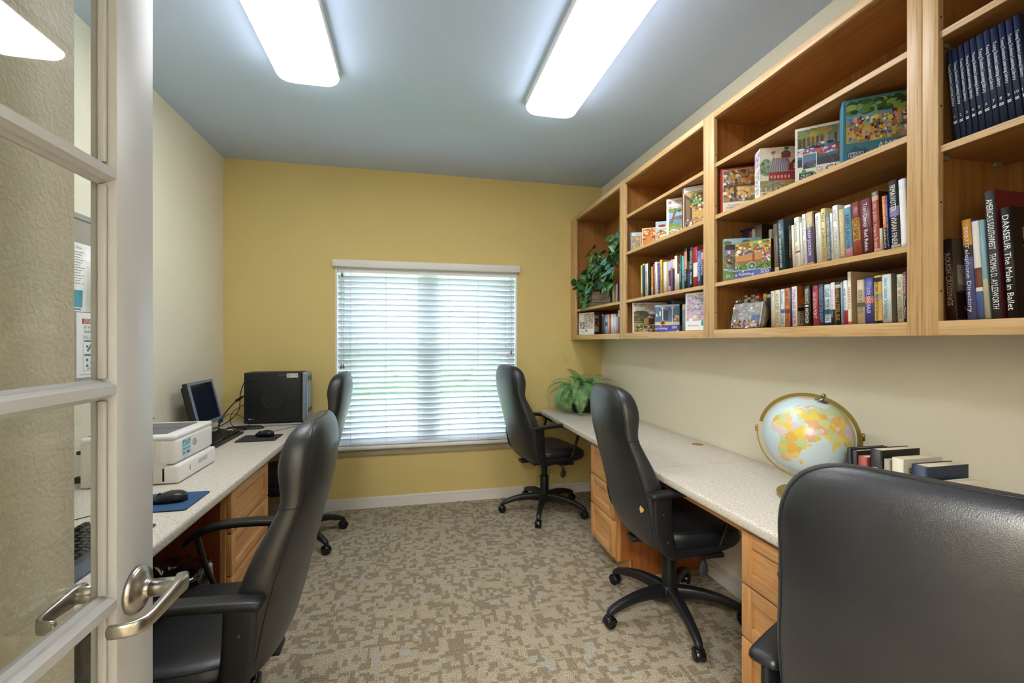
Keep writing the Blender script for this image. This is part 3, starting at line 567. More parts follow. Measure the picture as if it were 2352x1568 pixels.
('M2', 2.1564, 2.1744, 1.42, 1.625, 0.184, 0.14, 1.0, '5fb0b6', '', '', 'FFFFFF', ((0.34, 0.42, 'c8506e'),), 'light turquoise book with a rose band', 'books on the shelf beside the ivy', ''),
('M2', 2.1271, 2.1531, 1.42, 1.625, 0.218, 0.14, 1.0, '1e2122', '', 'DARK  COUNTRY', 'f2efe8', ((0.5, 0.93, 'd98a60'),), 'tall black book with an orange upper title and white capitals', 'books on the shelf beside the ivy', ''),
('M2', 2.1047, 2.1257, 1.42, 1.625, 0.147, 0.14, 1.0, '2c4d8e', '', '', 'FFFFFF', ((0.55, 1, '1d2330'),), 'short blue and black book between the two tall black ones', 'books on the shelf beside the ivy', ''),
('M2', 2.0781, 2.1031, 1.42, 1.625, 0.215, 0.14, 1.0, '2a2b2a', '', 'DISCLOSURE   MICHAEL', 'e6e4dc', (), 'tall charcoal book with wide spaced white capitals', 'books on the shelf beside the ivy', ''),
('M2', 2.0392, 2.0762, 1.42, 1.625, 0.208, 0.14, 1.0, 'a3262b', '', '', '222222', ((0.27, 0.62, 'e8e4e0'),), 'deep red tall book with a white middle block', 'books on the shelf beside the ivy', ''),
('M2', 2.0114, 2.0374, 1.42, 1.625, 0.184, 0.14, 1.0, '4869b4', '', 'FAMILY VACATION', 'e6ecff', (), 'blue book with white capitals near the oak stile', 'books on the shelf beside the ivy', ''),
('M2', 1.9894, 2.0094, 1.42, 1.625, 0.186, 0.14, 1.0, '222022', '', 'PATRICIA', 'f4f2ee', ((0.72, 0.92, 'e2a585'),), 'black book with white capitals touching the oak stile', 'books on the shelf beside the ivy', ''),
('L2', 2.488, 2.522, 1.54, 1.407, 0.187, 0.13, 0, '283c7c', '', '', 'FFFFFF', (), 'dark blue book standing behind the log cabin puzzle box', 'books among the puzzle boxes on the bottom shelf', ''),
('L2', 2.466, 2.483, 1.55, 1.407, 0.193, 0.13, 0, '9fb4cc', '', '', 'FFFFFF', (), 'thin blue grey book upright behind the porch puzzle box', 'books among the puzzle boxes on the bottom shelf', ''),
('L2', 2.207, 2.234, 1.46, 1.407, 0.147, 0.13, 0, '8fc2d8', '', '', 'FFFFFF', ((0.8, 1, 'efe9cf'),), 'pale blue book with a cream top between the two puzzle boxes', 'books among the puzzle boxes on the bottom shelf', ''),
('L2', 2.195, 2.205, 1.46, 1.407, 0.15, 0.13, 0, 'e9e4d0', '', '', 'FFFFFF', (), 'sliver cream book touching the pastel puzzle box', 'books among the puzzle boxes on the bottom shelf', ''),
('L1', 3.22, 3.248, 1.43, 1.407, 0.15, 0.13, 0, '3a2c22', '', '', 'FFFFFF', ((0.9, 1, 'c9bfa0'),), 'dark brown book beside the cream box under the ivy', 'books on the bottom shelf under the ivy', ''),
('L1', 3.188, 3.216, 1.43, 1.407, 0.145, 0.13, 0, '2f77a8', '', '', 'FFFFFF', (), 'bright blue thin book under the ivy', 'books on the bottom shelf under the ivy', ''),
('L1', 3.145, 3.185, 1.43, 1.407, 0.146, 0.13, 0, 'b7b3cc', '', '', 'FFFFFF', ((0.4, 0.6, '5c4a70'),), 'white and purple flecked book under the ivy', 'books on the bottom shelf under the ivy', ''),
('L1', 3.114, 3.143, 1.43, 1.407, 0.144, 0.13, 0, 'e2b6a8', '', '', 'FFFFFF', (), 'salmon pink book under the ivy', 'books on the bottom shelf under the ivy', ''),
('L1', 3.092, 3.112, 1.43, 1.407, 0.143, 0.13, 0, 'b4642f', '', '', 'FFFFFF', (), 'rust orange thin book under the ivy', 'books on the bottom shelf under the ivy', ''),
('L1', 3.044, 3.088, 1.43, 1.407, 0.144, 0.13, 0, 'e4e9f2', '', '', 'FFFFFF', (), 'thick white blue book under the ivy', 'books on the bottom shelf under the ivy', ''),
('L1', 3.004, 3.042, 1.43, 1.407, 0.141, 0.13, 0, 'ded6e4', '', '', 'FFFFFF', (), 'pale lilac book under the ivy', 'books on the bottom shelf under the ivy', ''),
('L1', 2.98, 3.002, 1.43, 1.407, 0.143, 0.13, 0, 'a9c4dc', '', '', 'FFFFFF', ((0.85, 1, '3a3f4c'),), 'pale blue thin book under the ivy', 'books on the bottom shelf under the ivy', ''),
('L1', 2.943, 2.969, 1.43, 1.407, 0.165, 0.13, 0, 'a4525a', '', '', 'FFFFFF', ((0.72, 1, 'd8d6c0'),), 'dusty red book with a cream top beside the oak stile', 'books on the bottom shelf under the ivy', ''),
('M1', 3.075, 3.105, 1.45, 1.625, 0.14, 0.13, 0, 'cfe0ea', '', '', 'FFFFFF', (), 'pale ice blue book right of the ivy planter', 'books beside the ivy planter', ''),
('M1', 3.043, 3.072, 1.45, 1.625, 0.136, 0.13, 0, 'd8a23a', '', '', 'FFFFFF', (), 'golden yellow book right of the ivy planter', 'books beside the ivy planter', ''),
('M1', 3.021, 3.039, 1.45, 1.625, 0.142, 0.13, 0, 'e9e9f2', '', '', 'FFFFFF', (), 'thin white book between golden and purple ones by the ivy', 'books beside the ivy planter', ''),
('M1', 2.983, 3.019, 1.45, 1.625, 0.145, 0.13, 0, '40367e', '', '', 'FFFFFF', (), 'deep purple book beside the oak stile and ivy', 'books beside the ivy planter', ''),
('E4', 0.9029, 0.9149, 1.41, 1.877, 0.255, 0.2, 5.0, '1c2a4d', '', 'Young Students Learning Library', 'dfe6ee', (), 'navy encyclopedia volume with silver lettering, first from the oak stile', 'navy encyclopedia volumes', '1'),
('E4', 0.89, 0.902, 1.41, 1.877, 0.253, 0.2, 5.0, '1c2a4d', '', 'Young Students Learning Library', 'dfe6ee', (), 'navy encyclopedia volume with silver lettering, second from the oak stile', 'navy encyclopedia volumes', '2'),
('E4', 0.8769, 0.8879, 1.41, 1.877, 0.254, 0.2, 5.0, '1c2a4d', '', 'Young Students Learning Library', 'dfe6ee', (), 'navy encyclopedia volume with silver lettering, third from the oak stile', 'navy encyclopedia volumes', '3'),
('E4', 0.8639, 0.8749, 1.41, 1.877, 0.254, 0.2, 5.0, '1c2a4d', '', 'Young Students Learning Library', 'dfe6ee', (), 'navy encyclopedia volume with silver lettering, fourth from the oak stile', 'navy encyclopedia volumes', '4'),
('E4', 0.8499, 0.8619, 1.41, 1.877, 0.254, 0.2, 5.0, '1c2a4d', '', 'Young Students Learning Library', 'dfe6ee', (), 'navy encyclopedia volume with silver lettering, marked 5', 'navy encyclopedia volumes', '5'),
('E4', 0.8339, 0.8489, 1.41, 1.877, 0.254, 0.2, 5.0, '1c2a4d', '', 'Young Students Learning Library', 'dfe6ee', (), 'navy encyclopedia volume with silver lettering, marked 6', 'navy encyclopedia volumes', '6'),
('E4', 0.8209, 0.8329, 1.41, 1.877, 0.255, 0.2, 5.0, '1c2a4d', '', 'Young Students Learning Library', 'dfe6ee', (), 'navy encyclopedia volume with silver lettering, marked 7', 'navy encyclopedia volumes', '7'),
('E4', 0.806, 0.82, 1.41, 1.877, 0.253, 0.2, 5.0, '1c2a4d', '', 'Young Students Learning Library', 'dfe6ee', (), 'navy encyclopedia volume with silver lettering, marked 8', 'navy encyclopedia volumes', '8'),
('E4', 0.7919, 0.8039, 1.41, 1.877, 0.254, 0.2, 5.0, '1c2a4d', '', 'Young Students Learning Library', 'dfe6ee', (), 'navy encyclopedia volume with silver lettering, marked 9', 'navy encyclopedia volumes', '9'),
('E4', 0.778, 0.79, 1.41, 1.877, 0.253, 0.2, 5.0, '1c2a4d', '', 'Young Students Learning Library', 'dfe6ee', (), 'navy encyclopedia volume with silver lettering, next to last in view', 'navy encyclopedia volumes', '10'),
('E4', 0.7649, 0.7759, 1.41, 1.877, 0.254, 0.2, 5.0, '1c2a4d', '', 'Young Students Learning Library', 'dfe6ee', (), 'navy encyclopedia volume with silver lettering, last in view at the photo edge', 'navy encyclopedia volumes', '11'),
('L4', 0.9202, 0.9402, 1.42, 1.407, 0.2203, 0.2, 3.0, '2a1d18', '6a5a4c', 'ROUGH CROSSINGS', 'c8a888', ((0, 0.48, '331a16'),), 'dark brown history book showing a grey sky cover, beside the oak stile', 'large books on the bottom shelf nearest the door', ''),
('L4', 0.8751, 0.8951, 1.42, 1.407, 0.2624, 0.2, 3.0, '5b6298', '', '2007 Telephone Directory', 'f0f0f6', ((0.74, 1, 'd99a3c'), (0.62, 0.74, '2c2a2a')), 'telephone directory with an orange top', 'large books on the bottom shelf nearest the door', ''),
('L4', 0.8584, 0.8734, 1.42, 1.407, 0.2533, 0.2, 3.0, 'e8e6e2', '', '', 'b05030', ((0, 0.28, '5a6aa8'), (0.32, 0.52, '7a4630')), 'white sports annual with a brown runner', 'large books on the bottom shelf nearest the door', ''),
('L4', 0.8464, 0.8574, 1.42, 1.407, 0.2533, 0.2, 3.0, '86a9b8', '', '', 'ffffff', ((0, 0.4, 'c9c4a0'),), 'thin pale teal guide left of the tall grey one', 'large books on the bottom shelf nearest the door', ''),
('L4', 0.8226, 0.8436, 1.42, 1.407, 0.3224, 0.24, 3.0, '3b3c3f', '6e1f28', 'AMERICA’S SOUTHWEST   THOMAS D. AYLESWORTH', 'ffffff', (), 'tall charcoal travel book with a red cover', 'large books on the bottom shelf nearest the door', ''),
('L4', 0.7939, 0.8139, 1.42, 1.407, 0.2714, 0.23, 3.0, '1d1d1e', '151516', 'DANSEUR The Male in Ballet', 'ffffff', (), 'black ballet book, nearest on the bottom shelf', 'large books on the bottom shelf nearest the door', ''),
]
# ------------------------------------------------------------------ office chairs
def sgp(v,p): return math.copysign(abs(v)**p,v)
LEV=[(.405,-.150,-.075,.140),(.42,-.190,-.095,.190),(.46,-.228,-.116,.225),(.52,-.254,-.126,.246),(.62,-.280,-.142,.258),(.72,-.304,-.172,.256),(.80,-.325,-.205,.247),(.87,-.343,-.240,.234),(.92,-.356,-.262,.226),(.96,-.364,-.262,.223),(1.02,-.372,-.254,.223),(1.06,-.374,-.257,.217),(1.095,-.371,-.264,.203),(1.12,-.365,-.274,.183),(1.137,-.356,-.288,.156),(1.147,-.345,-.302,.122),(1.150,-.337,-.311,.090)]
def cat(p0,p1,p2,p3,t): return tuple(.5*((2*b)+(-a+c)*t+(2*a-5*b+4*c-d_)*t*t+(-a+3*b-3*c+d_)*t**3) for a,b,c,d_ in zip(p0,p1,p2,p3))
def levels(k=3):
    out=[]
    for i in range(len(LEV)-1):
        q=[LEV[max(0,i-1)],LEV[i],LEV[i+1],LEV[min(len(LEV)-1,i+2)]]
        for j in range(k): out.append(cat(*q,j/k))
    out.append(LEV[-1]); return out
def bpt(l,a):
    z,xr,xf,w=l; c=(xr+xf)/2; t=(xf-xr)/2; y=w*sgp(math.sin(a),.52); x=c+t*sgp(math.cos(a),.58)+.030*(y/.23)**2
    return Vector((x,y,z))
def sweep(b,P,y0,m=None):
    # P: (x,z,half thickness in plane,half width in y)
    rings=[]; k=len(P)
    for i,(x,z,th,hw) in enumerate(P):
        a=P[max(0,i-1)]; c=P[min(k-1,i+1)]; t=Vector((c[0]-a[0],0,c[1]-a[1])).normalized(); n=Vector((-t.z,0,t.x))
        rings.append([Vector((x,y0,z))+n*th*sgp(math.cos(q),.55)+Vector((0,1,0))*hw*sgp(math.sin(q),.55) for q in [2*math.pi*j/16 for j in range(16)]])
    b.loft(rings,m)
def smooth_path(P,k=4):
    out=[]
    for i in range(len(P)-1):
        q=[P[max(0,i-1)],P[i],P[i+1],P[min(len(P)-1,i+2)]]
        for j in range(k): out.append(cat(*q,j/k))
    out.append(P[-1]); return out
def make_chair():
    t=thing('office_chair','x x x x','chair',(0,0,0),0)
    LV=levels(); n=40
    b=MB(); b.loft([[bpt(l,2*math.pi*i/n) for i in range(n)] for l in LV]); bk=b.build('backrest',LEATH,t)
    # stitched seam round the rear panel
    sa=R(118); pl=[bpt(l,sa) for l in LV if l[0]>.46]; pr=[bpt(l,-sa) for l in LV if l[0]>.46]
    top=[bpt(LV[-1],sa+(2*math.pi-2*sa)*i/8) for i in range(1,8)]
    b=MB(); b.tube(pl+top+list(reversed(pr)),.0016,n=6); b.build('stitched_seam',SEAM,bk)
    hl=[l for l in LV if abs(l[0]-.93)<.012][0]
    b=MB(); b.tube([bpt(hl,sa-2*sa*i/24) for i in range(25)],.0018,n=6); b.build('headrest_seam',SEAM,bk)
    # seat
    def pln(z,sx,sy,dz=0):
        out=[]
        for i in range(48):
            a=2*math.pi*i/48; x=.245*sx*sgp(math.cos(a),.6); y=.252*sy*sgp(math.sin(a),.6); x+=.045
            zz=z-(.030*max(0,(x-.12)/.17)**2 if z>.44 else 0)+.012*(abs(y)/.25)**2*(1 if z>.46 else 0); out.append((x,y,zz))
        return out
    b=MB(); b.loft([pln(.415,.86,.86),pln(.420,.93,.93),pln(.440,.985,.985),pln(.465,1,1),pln(.485,.985,.985),pln(.500,.94,.94),pln(.508,.86,.86),pln(.512,.7,.7),pln(.512,.4,.4),pln(.511,.05,.05)]); st=b.build('seat',LEATH,t)
    b=MB(); b.tube([(x,y,z+.0005) for x,y,z in pln(.4935,.964,.964)],.0017,n=6,closed=True); b.build('stitched_seam',SEAM,st)
    for q in (-1,1):
        y=q*.283
        b=MB(); sweep(b,smooth_path([(-.226,.694,.009,.026),(-.223,.697,.0135,.0285),(-.19,.701,.014,.0290),(-.12,.706,.0135,.029),(-.02,.710,.013,.028),(.07,.706,.013,.026),(.14,.686,.013,.022),(.185,.656,.012,.018),(.20,.636,.006,.012)]),y)
        sweep(b,smooth_path([(-.180,.692,.042,.0115),(-.178,.61,.043,.012),(-.170,.53,.041,.012),(-.156,.478,.036,.012),(-.128,.446,.028,.012),(-.07,.444,.019,.0115),(.02,.449,.016,.011),(.10,.458,.013,.010),(.125,.461,.008,.008)]),y)
        sweep(b,smooth_path([(.085,.452,.010,.009),(.105,.50,.0085,.0085),(.130,.57,.0085,.0085),(.150,.645,.0095,.009),(.158,.686,.010,.011)]),y)
        a=b.build('armrest',BLACK,t)
        for xx,zz in ((-.178,.62),(-.160,.50)): b=MB(); b.lathe([(.0001,q*.0132),(.005,q*.0132),(.006,q*.010)],n=12,axis='y',M=Matrix.Translation((xx,y,zz))); b.build('bolt_cap',DKGREY,a)
        b=MB(); b.box(.0,.12,min(y-q*.0115,q*.20),max(y-q*.0115,q*.20),.405,.425,bev=.004); b.build('arm_bracket',BLACK,a)
    b=MB(); b.box(-.13,.11,-.085,.085,.372,.418,bev=.012); b.box(-.21,-.10,-.035,.035,.388,.412,bev=.006); b.build('tilt_mechanism',BLACK,t)
    b=MB(); b.tube([(.05,-.05,.392),(.06,-.15,.385),(.065,-.19,.365)],.0045,n=8); lv=b.build('height_lever',STEEL,t)
    b=MB(); rings=[]
    for z,wx,wy in ((.372,.008,.006),(.355,.012,.008),(.335,.021,.009),(.315,.024,.009),(.300,.018,.008),(.293,.006,.004)): rings.append([(.066+wx*math.cos(q),-.195+wy*math.sin(q),z) for q in [2*math.pi*j/14 for j in range(14)]])
    b.loft(rings); b.build('lever_paddle',DKGREY,lv)
    b=MB(); b.lathe([(.0001,.21),(.0235,.21),(.0235,.376),(.0001,.376)],n=24); b.build('gas_column',BLACK,t)
    b=MB(); b.lathe([(.0001,.085),(.028,.085),(.0335,.10),(.0335,.278),(.031,.284),(.0001,.284)],n=24); b.lathe([(.0001,.075),(.045,.08),(.05,.10),(.05,.13),(.042,.146),(.030,.152)],n=24); b.build('column_cover',BLACK,t)
    for k in range(5):
        b=MB(); P=[(.035,.115,.030,.027),(.08,.120,.028,.025),(.16,.119,.024,.0225),(.235,.108,.020,.020),(.295,.090,.018,.0185),(.325,.078,.016,.017),(.338,.066,.014,.015),(.342,.055,.010,.012)]
        sweep(b,smooth_path(P,3),0); lg=b.build('base_leg',BLACK,t); lg.rotation_euler=(0,0,R(72*k))
        b=MB()
        for q in (-1,1): b.lathe([(.0001,q*.004),(.022,q*.004),(.0262,q*.008),(.0262,q*.019),(.022,q*.023),(.010,q*.0235),(.0001,q*.0225)],n=24,axis='y',M=Matrix.Translation((.338,0,.0265)))
        rings=[]
        for i in range(11):
            a=R(-10+190*i/10); rings.append([(.338+r*math.cos(a),yy,.0265+r*math.sin(a)) for r,yy in ((.0275,-.021),(.031,-.017),(.031,.017),(.0275,.021))])
        b.loft(rings); c_=b.build('caster',BLACKG,lg)
    return t
CH=make_chair()
ALLC=[]
for i,(x,y,rz,top,leg0,label) in enumerate([
    (1.034,3.461,9,1.168,-42,'black leather office chair beside the window facing the bookcase side countertop'),
    (1.249,2.020,-4,1.140,-101,'black leather office chair with a torn hole in its back, mid right'),
    (1.024,.623,24,1.152,30,'black leather office chair cut off by the bottom right corner of the photo'),
    (-.620,1.600,180,1.108,15,'black leather office chair just past the open glass door'),
    (-.778,3.285,180,1.140,-43,'black leather office chair against the left countertop, left of the window')]):
    o=CH if i==0 else copy_tree(CH)
    o.location=(x,y,0); o.rotation_euler=(0,0,R(rz)); o['label']=label; o['group']='black leather office chairs'; ALLC.append((o,rz,top,leg0))
for o,rz,top,leg0 in ALLC:
    k=0
    for c in o.children:
        nm=c.name.split('.')[0]
        if nm=='base_leg': c.rotation_euler=(0,0,R(leg0-rz+72*k)); k+=1
        elif nm!='column_cover': c.location=(0,0,top-1.15)
hole=[c for c in ALLC[1][0].children if c.name.startswith('backrest')][0]
p=bpt([l for l in levels() if l[0]>=.62][0],R(180+45)); nrm=Vector((-.75,-.66,0)).normalized()
b=MB(); b.poly([p+nrm*.002+Vector((0,0,1))*.017*math.cos(q)*(1+.2*math.sin(3*q))+nrm.cross(Vector((0,0,1)))*.010*math.sin(q) for q in [2*math.pi*j/12 for j in range(12)]]); tag(b.build('torn_hole',pbr('yellow_foam','c9a45a',.9),hole),'small torn hole showing tan foam')
# ------------------------------------------------------------------ books
def make_book(row,y0,y1,X,zb,h,dep,lean,col,side,title,tc,bands,label,group,num):
    th=y1-y0; c=hexc(col); sc=hexc(side) if side else c
    b=MB(); r=min(.0035,th*.18); bt=min(.0016,th*.16)
    def sec(inset):
        # outline of the cover in plan, y from 0..th, x from 0..dep
        o=[(dep,0+inset),(r,0+inset)]
        return o
    nsp=5
    outer=[(dep,0)]+[(r*(1-math.sin(math.pi*i/nsp)*1.0),th*i/nsp) for i in range(nsp+1)]+[(dep,th)]
    inner=[(dep,th-bt)]+[(r+bt,th-bt),(r+bt,bt)]+[(dep,bt)]
    ring=outer+inner; n=len(ring); no=len(outer)
    zs=sorted(set([0,1]+[round(v,4) for a,e,_ in bands for v in (a,e)]))
    def colat(f):
        for a,e,k in bands:
            if a-1e-6<=f<=e+1e-6: return hexc(k)
        return c
    V=[[b.bm.verts.new((x,y,z*h)) for x,y in ring] for z in zs]
    for k in range(len(zs)-1):
        cc=colat((zs[k]+zs[k+1])/2)
        for i in range(n):
            j=(i+1)%n; cl=cc if i<no-1 and 1<=i<no-2 else sc
            if not side and i<no-1: cl=cc if 1<=i<no-2 else c
            f=b.face([V[k][i],V[k][j],V[k+1][j],V[k+1][i]],None,cl,1<=i<no-2)
    for W_,rev in ((V[0],1),(V[-1],0)):
        cc=colat(.001 if rev else .999)
        q=lambda a: b.face(a if not rev else list(reversed(a)),None,cc)
        q([W_[0],W_[1],W_[no+2],W_[no+3]]); q([W_[no-2],W_[no-1],W_[no],W_[no+1]]); q([W_[i] for i in range(1,no-1)]+[W_[no+1],W_[no+2]])
    o=b.build('book',COVER); o.location=(X,y0,zb+.0005+th*math.sin(R(lean))); tag(o,label,'book',group)
    if lean:
        o.rotation_euler=(-R(lean),0,0) if False else (R(-lean),0,0)
    b=MB(); b.box(r+bt,dep-.003,bt+.0001,th-bt-.0001,.002,h-.0025 if th>.006 else h-.001); b.build('pages',PAGES,o)
    if title:
        M=frame((-.0006+r*0,th/2,h*.5),(0,0,-1),(0,-1,0)); hgt=min(th*.62,.016)
        if row=='E4':
            M=frame((-.0006,th/2,h*.62),(0,0,-1),(0,-1,0)); txt('spine_title',title,o,M,h*.46,th*.72,tc)
            txt('volume_number',num,o,frame((-.0006,th/2,h*.27),(0,-1,0),(0,0,1)),None,.007,tc)
            g=MB(); 
            for zz in (.215,.20): g.box(-.0005,.0001,th*.2,th*.8,h*zz,h*zz+.0022)
            g.build('spine_bars',ink(tc),o)
        else: txt('spine_title',title,o,M,h*min(.86,.12+.035*len(title)),hgt,tc)
    return o
for q in BOOKS: 
    o=make_book(*q)
def cover_text(start,items):
    o=[o for o in C.objects if o.get('label','').startswith(start)][0]
    for s_,x,z,L,H,c in items: txt('cover_lettering',s_,o,frame((x,-.0005,z),(1,0,0),(0,0,1)),L,H,c)
    return o
cover_text('tall charcoal travel',[('AMERICA\u2019S',.13,.235,.17,.028,'c9b8a8'),('SOUTHWEST',.13,.19,.17,.028,'c9b8a8')])
cover_text('black ballet book',[('DANSEUR',.12,.205,.17,.030,'a9a49c'),('The Male in Ballet',.115,.165,.16,.022,'a9a49c')])
o=cover_text('dark brown history',[('ROUGH CROSSINGS',.10,.030,.13,.012,'d8c4a4'),('SCHAMA',.10,.065,.12,.022,'8a4a30')])
A=Art(.17,.150,(.008,0,.002)); A.r(0,0,1,.48,'2e1a17').r(.05,.55,.95,.98,'b9ada0').r(.05,.52,.95,.62,'8f8478').e(.2,.86,.09,.09,'6f6a64').e(.2,.86,.08,.08,'b9ada0'); A.build('cover_print',o,None,.0001)
cover_text('tall cream spined',[('SEASON',.10,.125,.15,.028,'9a3a2c'),('OF',.07,.090,.05,.028,'9a3a2c')])
o=cover_text('white paperback with dark red capitals',[]); A=Art(.12,.116,(.006,0,.003)); A.r(0,0,1,1,'b9aa94').r(0,.62,1,1,'b5602a').e(.5,.8,.4,.15,'d98a34').p([(0,.45),(1,.62),(0,.58)],'1f1c1a'); A.build('cover_print',o,None,.0001)
cover_text('white paperback with dark red capitals',[('BLACK',.06,.056,.09,.016,'7a2420'),('STORM',.06,.036,.09,.015,'2a2624'),('HEAVEN',.06,.016,.09,.015,'2a2624')])
# ------------------------------------------------------------------ puzzle boxes
rn=random.Random(11)
def pbox(label,Y0,az,L,z0,h,t,colf,colb,draw,X=1.402,group='jigsaw puzzle boxes',name='puzzle_box',tilt=0):
    a=R(az); u=Vector((math.sin(a),math.cos(a),0)); 
    # local frame: x along the face (viewer's right), y into the box
    o=thing(name,label,'puzzle box',(X,Y0,z0+.0005),math.atan2(u.y,u.x),group)
    b=MB(); b.box(0,L,.0,t,0,h,hexc_m(colf),bev=.0012); b.build('carton',None,o)
    A=Art(L*.996,h*.995,(L*.002,0,h*.0025)); draw(A); A.build('front_print',o,None,.0003)
    if colb: 
        A=Art(t*.98,h*.995,(L,t*.01,h*.0025),(0,1,0),(0,0,1),(1,0,0)); colb(A); A.build('side_print',o,None,.0003)
    return o
def hexc_m(h): return pbr('card_'+h,h,.45)
GRN=['3f6b35','5d8a45','2e4f2a','7fa05a','8fae5c']; FLW=['c94f4a','e0b13c','d98ab0','f2efe2','8a62b0','e07b3a']; CROWD=['c94f4a','3c6fb0','f0ead8','e0b13c','7a4a2c','6aa0c0','c98ab0','2b2b33','d9a877']
def rows(A,n,x0,x1,y0,y1,a,b,cols): A.blobs(n,x0,y0,x1,y1,a,b,cols,rn)
def T(o,s,u,v,L,H,col,w,h,shear=0): return txt('lettering',s,o,frame((u*w,-.0016,v*h),(1,0,0),(0,0,1)),L,H,col,'CENTER',shear)
def jig(A,x,y,s,c): 
    A.r(x-s,y-s*.6,x+s,y+s*.6,c); A.e(x-s*.35,y+s*.75,s*.3,s*.45,c); A.e(x+s*.5,y-s*.8,s*.3,s*.45,c); A.e(x+s*1.1,y,s*.3,s*.35,c)
def d_park(A):
    A.r(0,0,1,1,'3f7f98').r(.03,.30,.98,.96,'c9a94a'); A.r(.03,.62,.45,.96,'6f9fc4'); rows(A,150,.03,.98,.30,.62,.05,.035,['c3a548','a58a3a','d2bb62','8f8440'])
    A.p([(.45,.6),(.48,.6),(.5,.85),(.44,.85)],'5a3d22'); rows(A,170,.03,.98,.74,.96,.045,.04,GRN+['3a5a30','2e4f2a'])
    for i in range(3): A.e(.12+.1*i,.62+.03*i,.07,.018,'b5342c')
    rows(A,260,.05,.97,.31,.70,.016,.028,CROWD); rows(A,16,.2,.45,.58,.70,.022,.03,['c94f4a','e0d23c','6ac07a','f0f0f0','3c8fd0'])
    A.r(.0,.0,1,.29,'3f7f98'); jig(A,.14,.16,.07,'2f6378'); A.r(.04,.07,.20,.16,'173a6a'); A.r(.05,.08,.19,.15,'e8eef4'); A.r(.055,.085,.185,.145,'1f4f86')
def d_canal(A):
    A.r(0,0,1,1,'f1efe9').r(.03,.27,.98,.95,'6a7f94'); rows(A,120,.03,.98,.62,.95,.05,.05,['7f8f5a','9aa35c','b59a4a','5f7a4a','8a9a62']); A.p([(.45,.62),(.7,.62),(.62,.95),(.57,.95)],'9fc0dc')
    for i in range(10): A.r(.04+.055*i,.60,.075+.055*i,.80,rn.choice(['7a5a4a','8a8a92','6a5040','a89a88']))
    rows(A,60,.03,.98,.56,.68,.04,.02,['3c7fa0','c95f4a','e8eef2','2b3a5a','5fa0b8']); rows(A,220,.03,.98,.46,.58,.02,.022,['8a62b0','d8cfe6','c94f4a','e0793a','a58ac8','f2e6ee']); 
    A.r(.03,.41,.98,.455,'3f8aa0'); A.r(.03,.27,.98,.41,'4a5568'); 
    for cx in (.3,.86): 
        for k in range(24):
            a0=2*math.pi*k/24; a1=2*math.pi*(k+1)/24; A.p([(cx+.17*math.cos(a0),.27+.13*math.sin(a0)+.05),(cx+.17*math.cos(a1),.27+.13*math.sin(a1)+.05),(cx+.15*math.cos(a1),.27+.115*math.sin(a1)+.05),(cx+.15*math.cos(a0),.27+.115*math.sin(a0)+.05)],'8a5a34')
    for p_,q_ in (((.5,.6),(.6,.33)),((.6,.62),(.5,.33)),((.5,.6),(.78,.58)),((.6,.33),(.86,.36)),((.78,.62),(.86,.36))):
        dx,dy=q_[0]-p_[0],q_[1]-p_[1]; l=math.hypot(dx,dy); nx,ny=-dy/l*.012,dx/l*.012; A.p([(p_[0]+nx,p_[1]+ny),(q_[0]+nx,q_[1]+ny),(q_[0]-nx,q_[1]-ny),(p_[0]-nx,p_[1]-ny)],'96582c')
    A.r(0,0,1,.265,'f1efe9'); A.r(.09,.22,.27,.50,'f1efe9').r(.10,.23,.26,.49,'6f8fae'); rows(A,25,.10,.26,.23,.36,.03,.03,['5f7a4a','4a5568','8a62b0']); jig(A,.14,.12,.09,'6aa04a'); A.r(.05,.04,.22,.15,'173a6a')
    for k in range(8):
        a=R(45*k); A.p([(.30+.012*math.cos(a),.19+.012*math.sin(a)),(.30+.04*math.cos(a+.2),.19+.05*math.sin(a+.2)),(.30+.04*math.cos(a-.1),.19+.05*math.sin(a-.1))],rn.choice(['b5542c','7a5a34','c98a3a']))
def d_barn(A):
    A.r(0,0,1,1,'ece6d8'); A.e(.12,.60,.13,.18,'8fa58a'); rows(A,40,.0,.25,.45,.75,.03,.03,['7f957a','9fb59a','6f8a6c']); A.p([(.16,.5),(.24,.78),(.55,.78),(.66,.5)],'8a8494'); 
    for k in range(9): A.p([(.17+.05*k,.5),(.19+.05*k,.5),(.26+.03*k,.78),(.245+.03*k,.78)],'b9b4c0')
    A.r(.17,.33,.62,.5,'a4434a'); A.p([(.56,.33),(.56,.62),(.66,.74),(.8,.78),(.92,.74),(1,.62),(1,.33)],'9c3a44'); A.r(.66,.55,.94,.66,'e8e0d0'); A.r(.68,.57,.92,.64,'7a5a44')
    for k in range(18): A.r(.56+.025*k,.50+.015*(k%2),.585+.025*k,.515+.015*(k%2),'2b2b33' if k%2 else 'f0ead8')
    for k in range(6): A.r(.20+.07*k,.37,.24+.07*k,.43,'d9a8a0')
    A.r(.42,.78,.60,.87,'a4434a'); A.p([(.40,.87),(.51,.95),(.62,.87)],'7a7484'); A.e(.52,.97,.05,.025,'4f6f58'); A.r(.26,.76,.265,.93,'6a4a30'); A.p([(.22,.86),(.30,.88),(.30,.93),(.22,.91)],'b56a74')
    A.r(0,.08,1,.33,'8fa084'); rows(A,90,0,1,.10,.33,.05,.025,['7f9a7a','a9b094','6f8a8a','b59a74']); 
    for k in range(4): A.e(.45+.05*k,.31,.03,.025,'d98a3a')
    for k in range(10): A.r(.1*k,.12,.1*k+.03,.2,'d8c9a4')
    A.r(0,0,1,.11,'ece6d8'); A.p([(.05,.01),(.14,.01),(.14,.09),(.05,.09)],'8ab04a'); A.r(.30,.01,.98,.10,'e6d6cc')
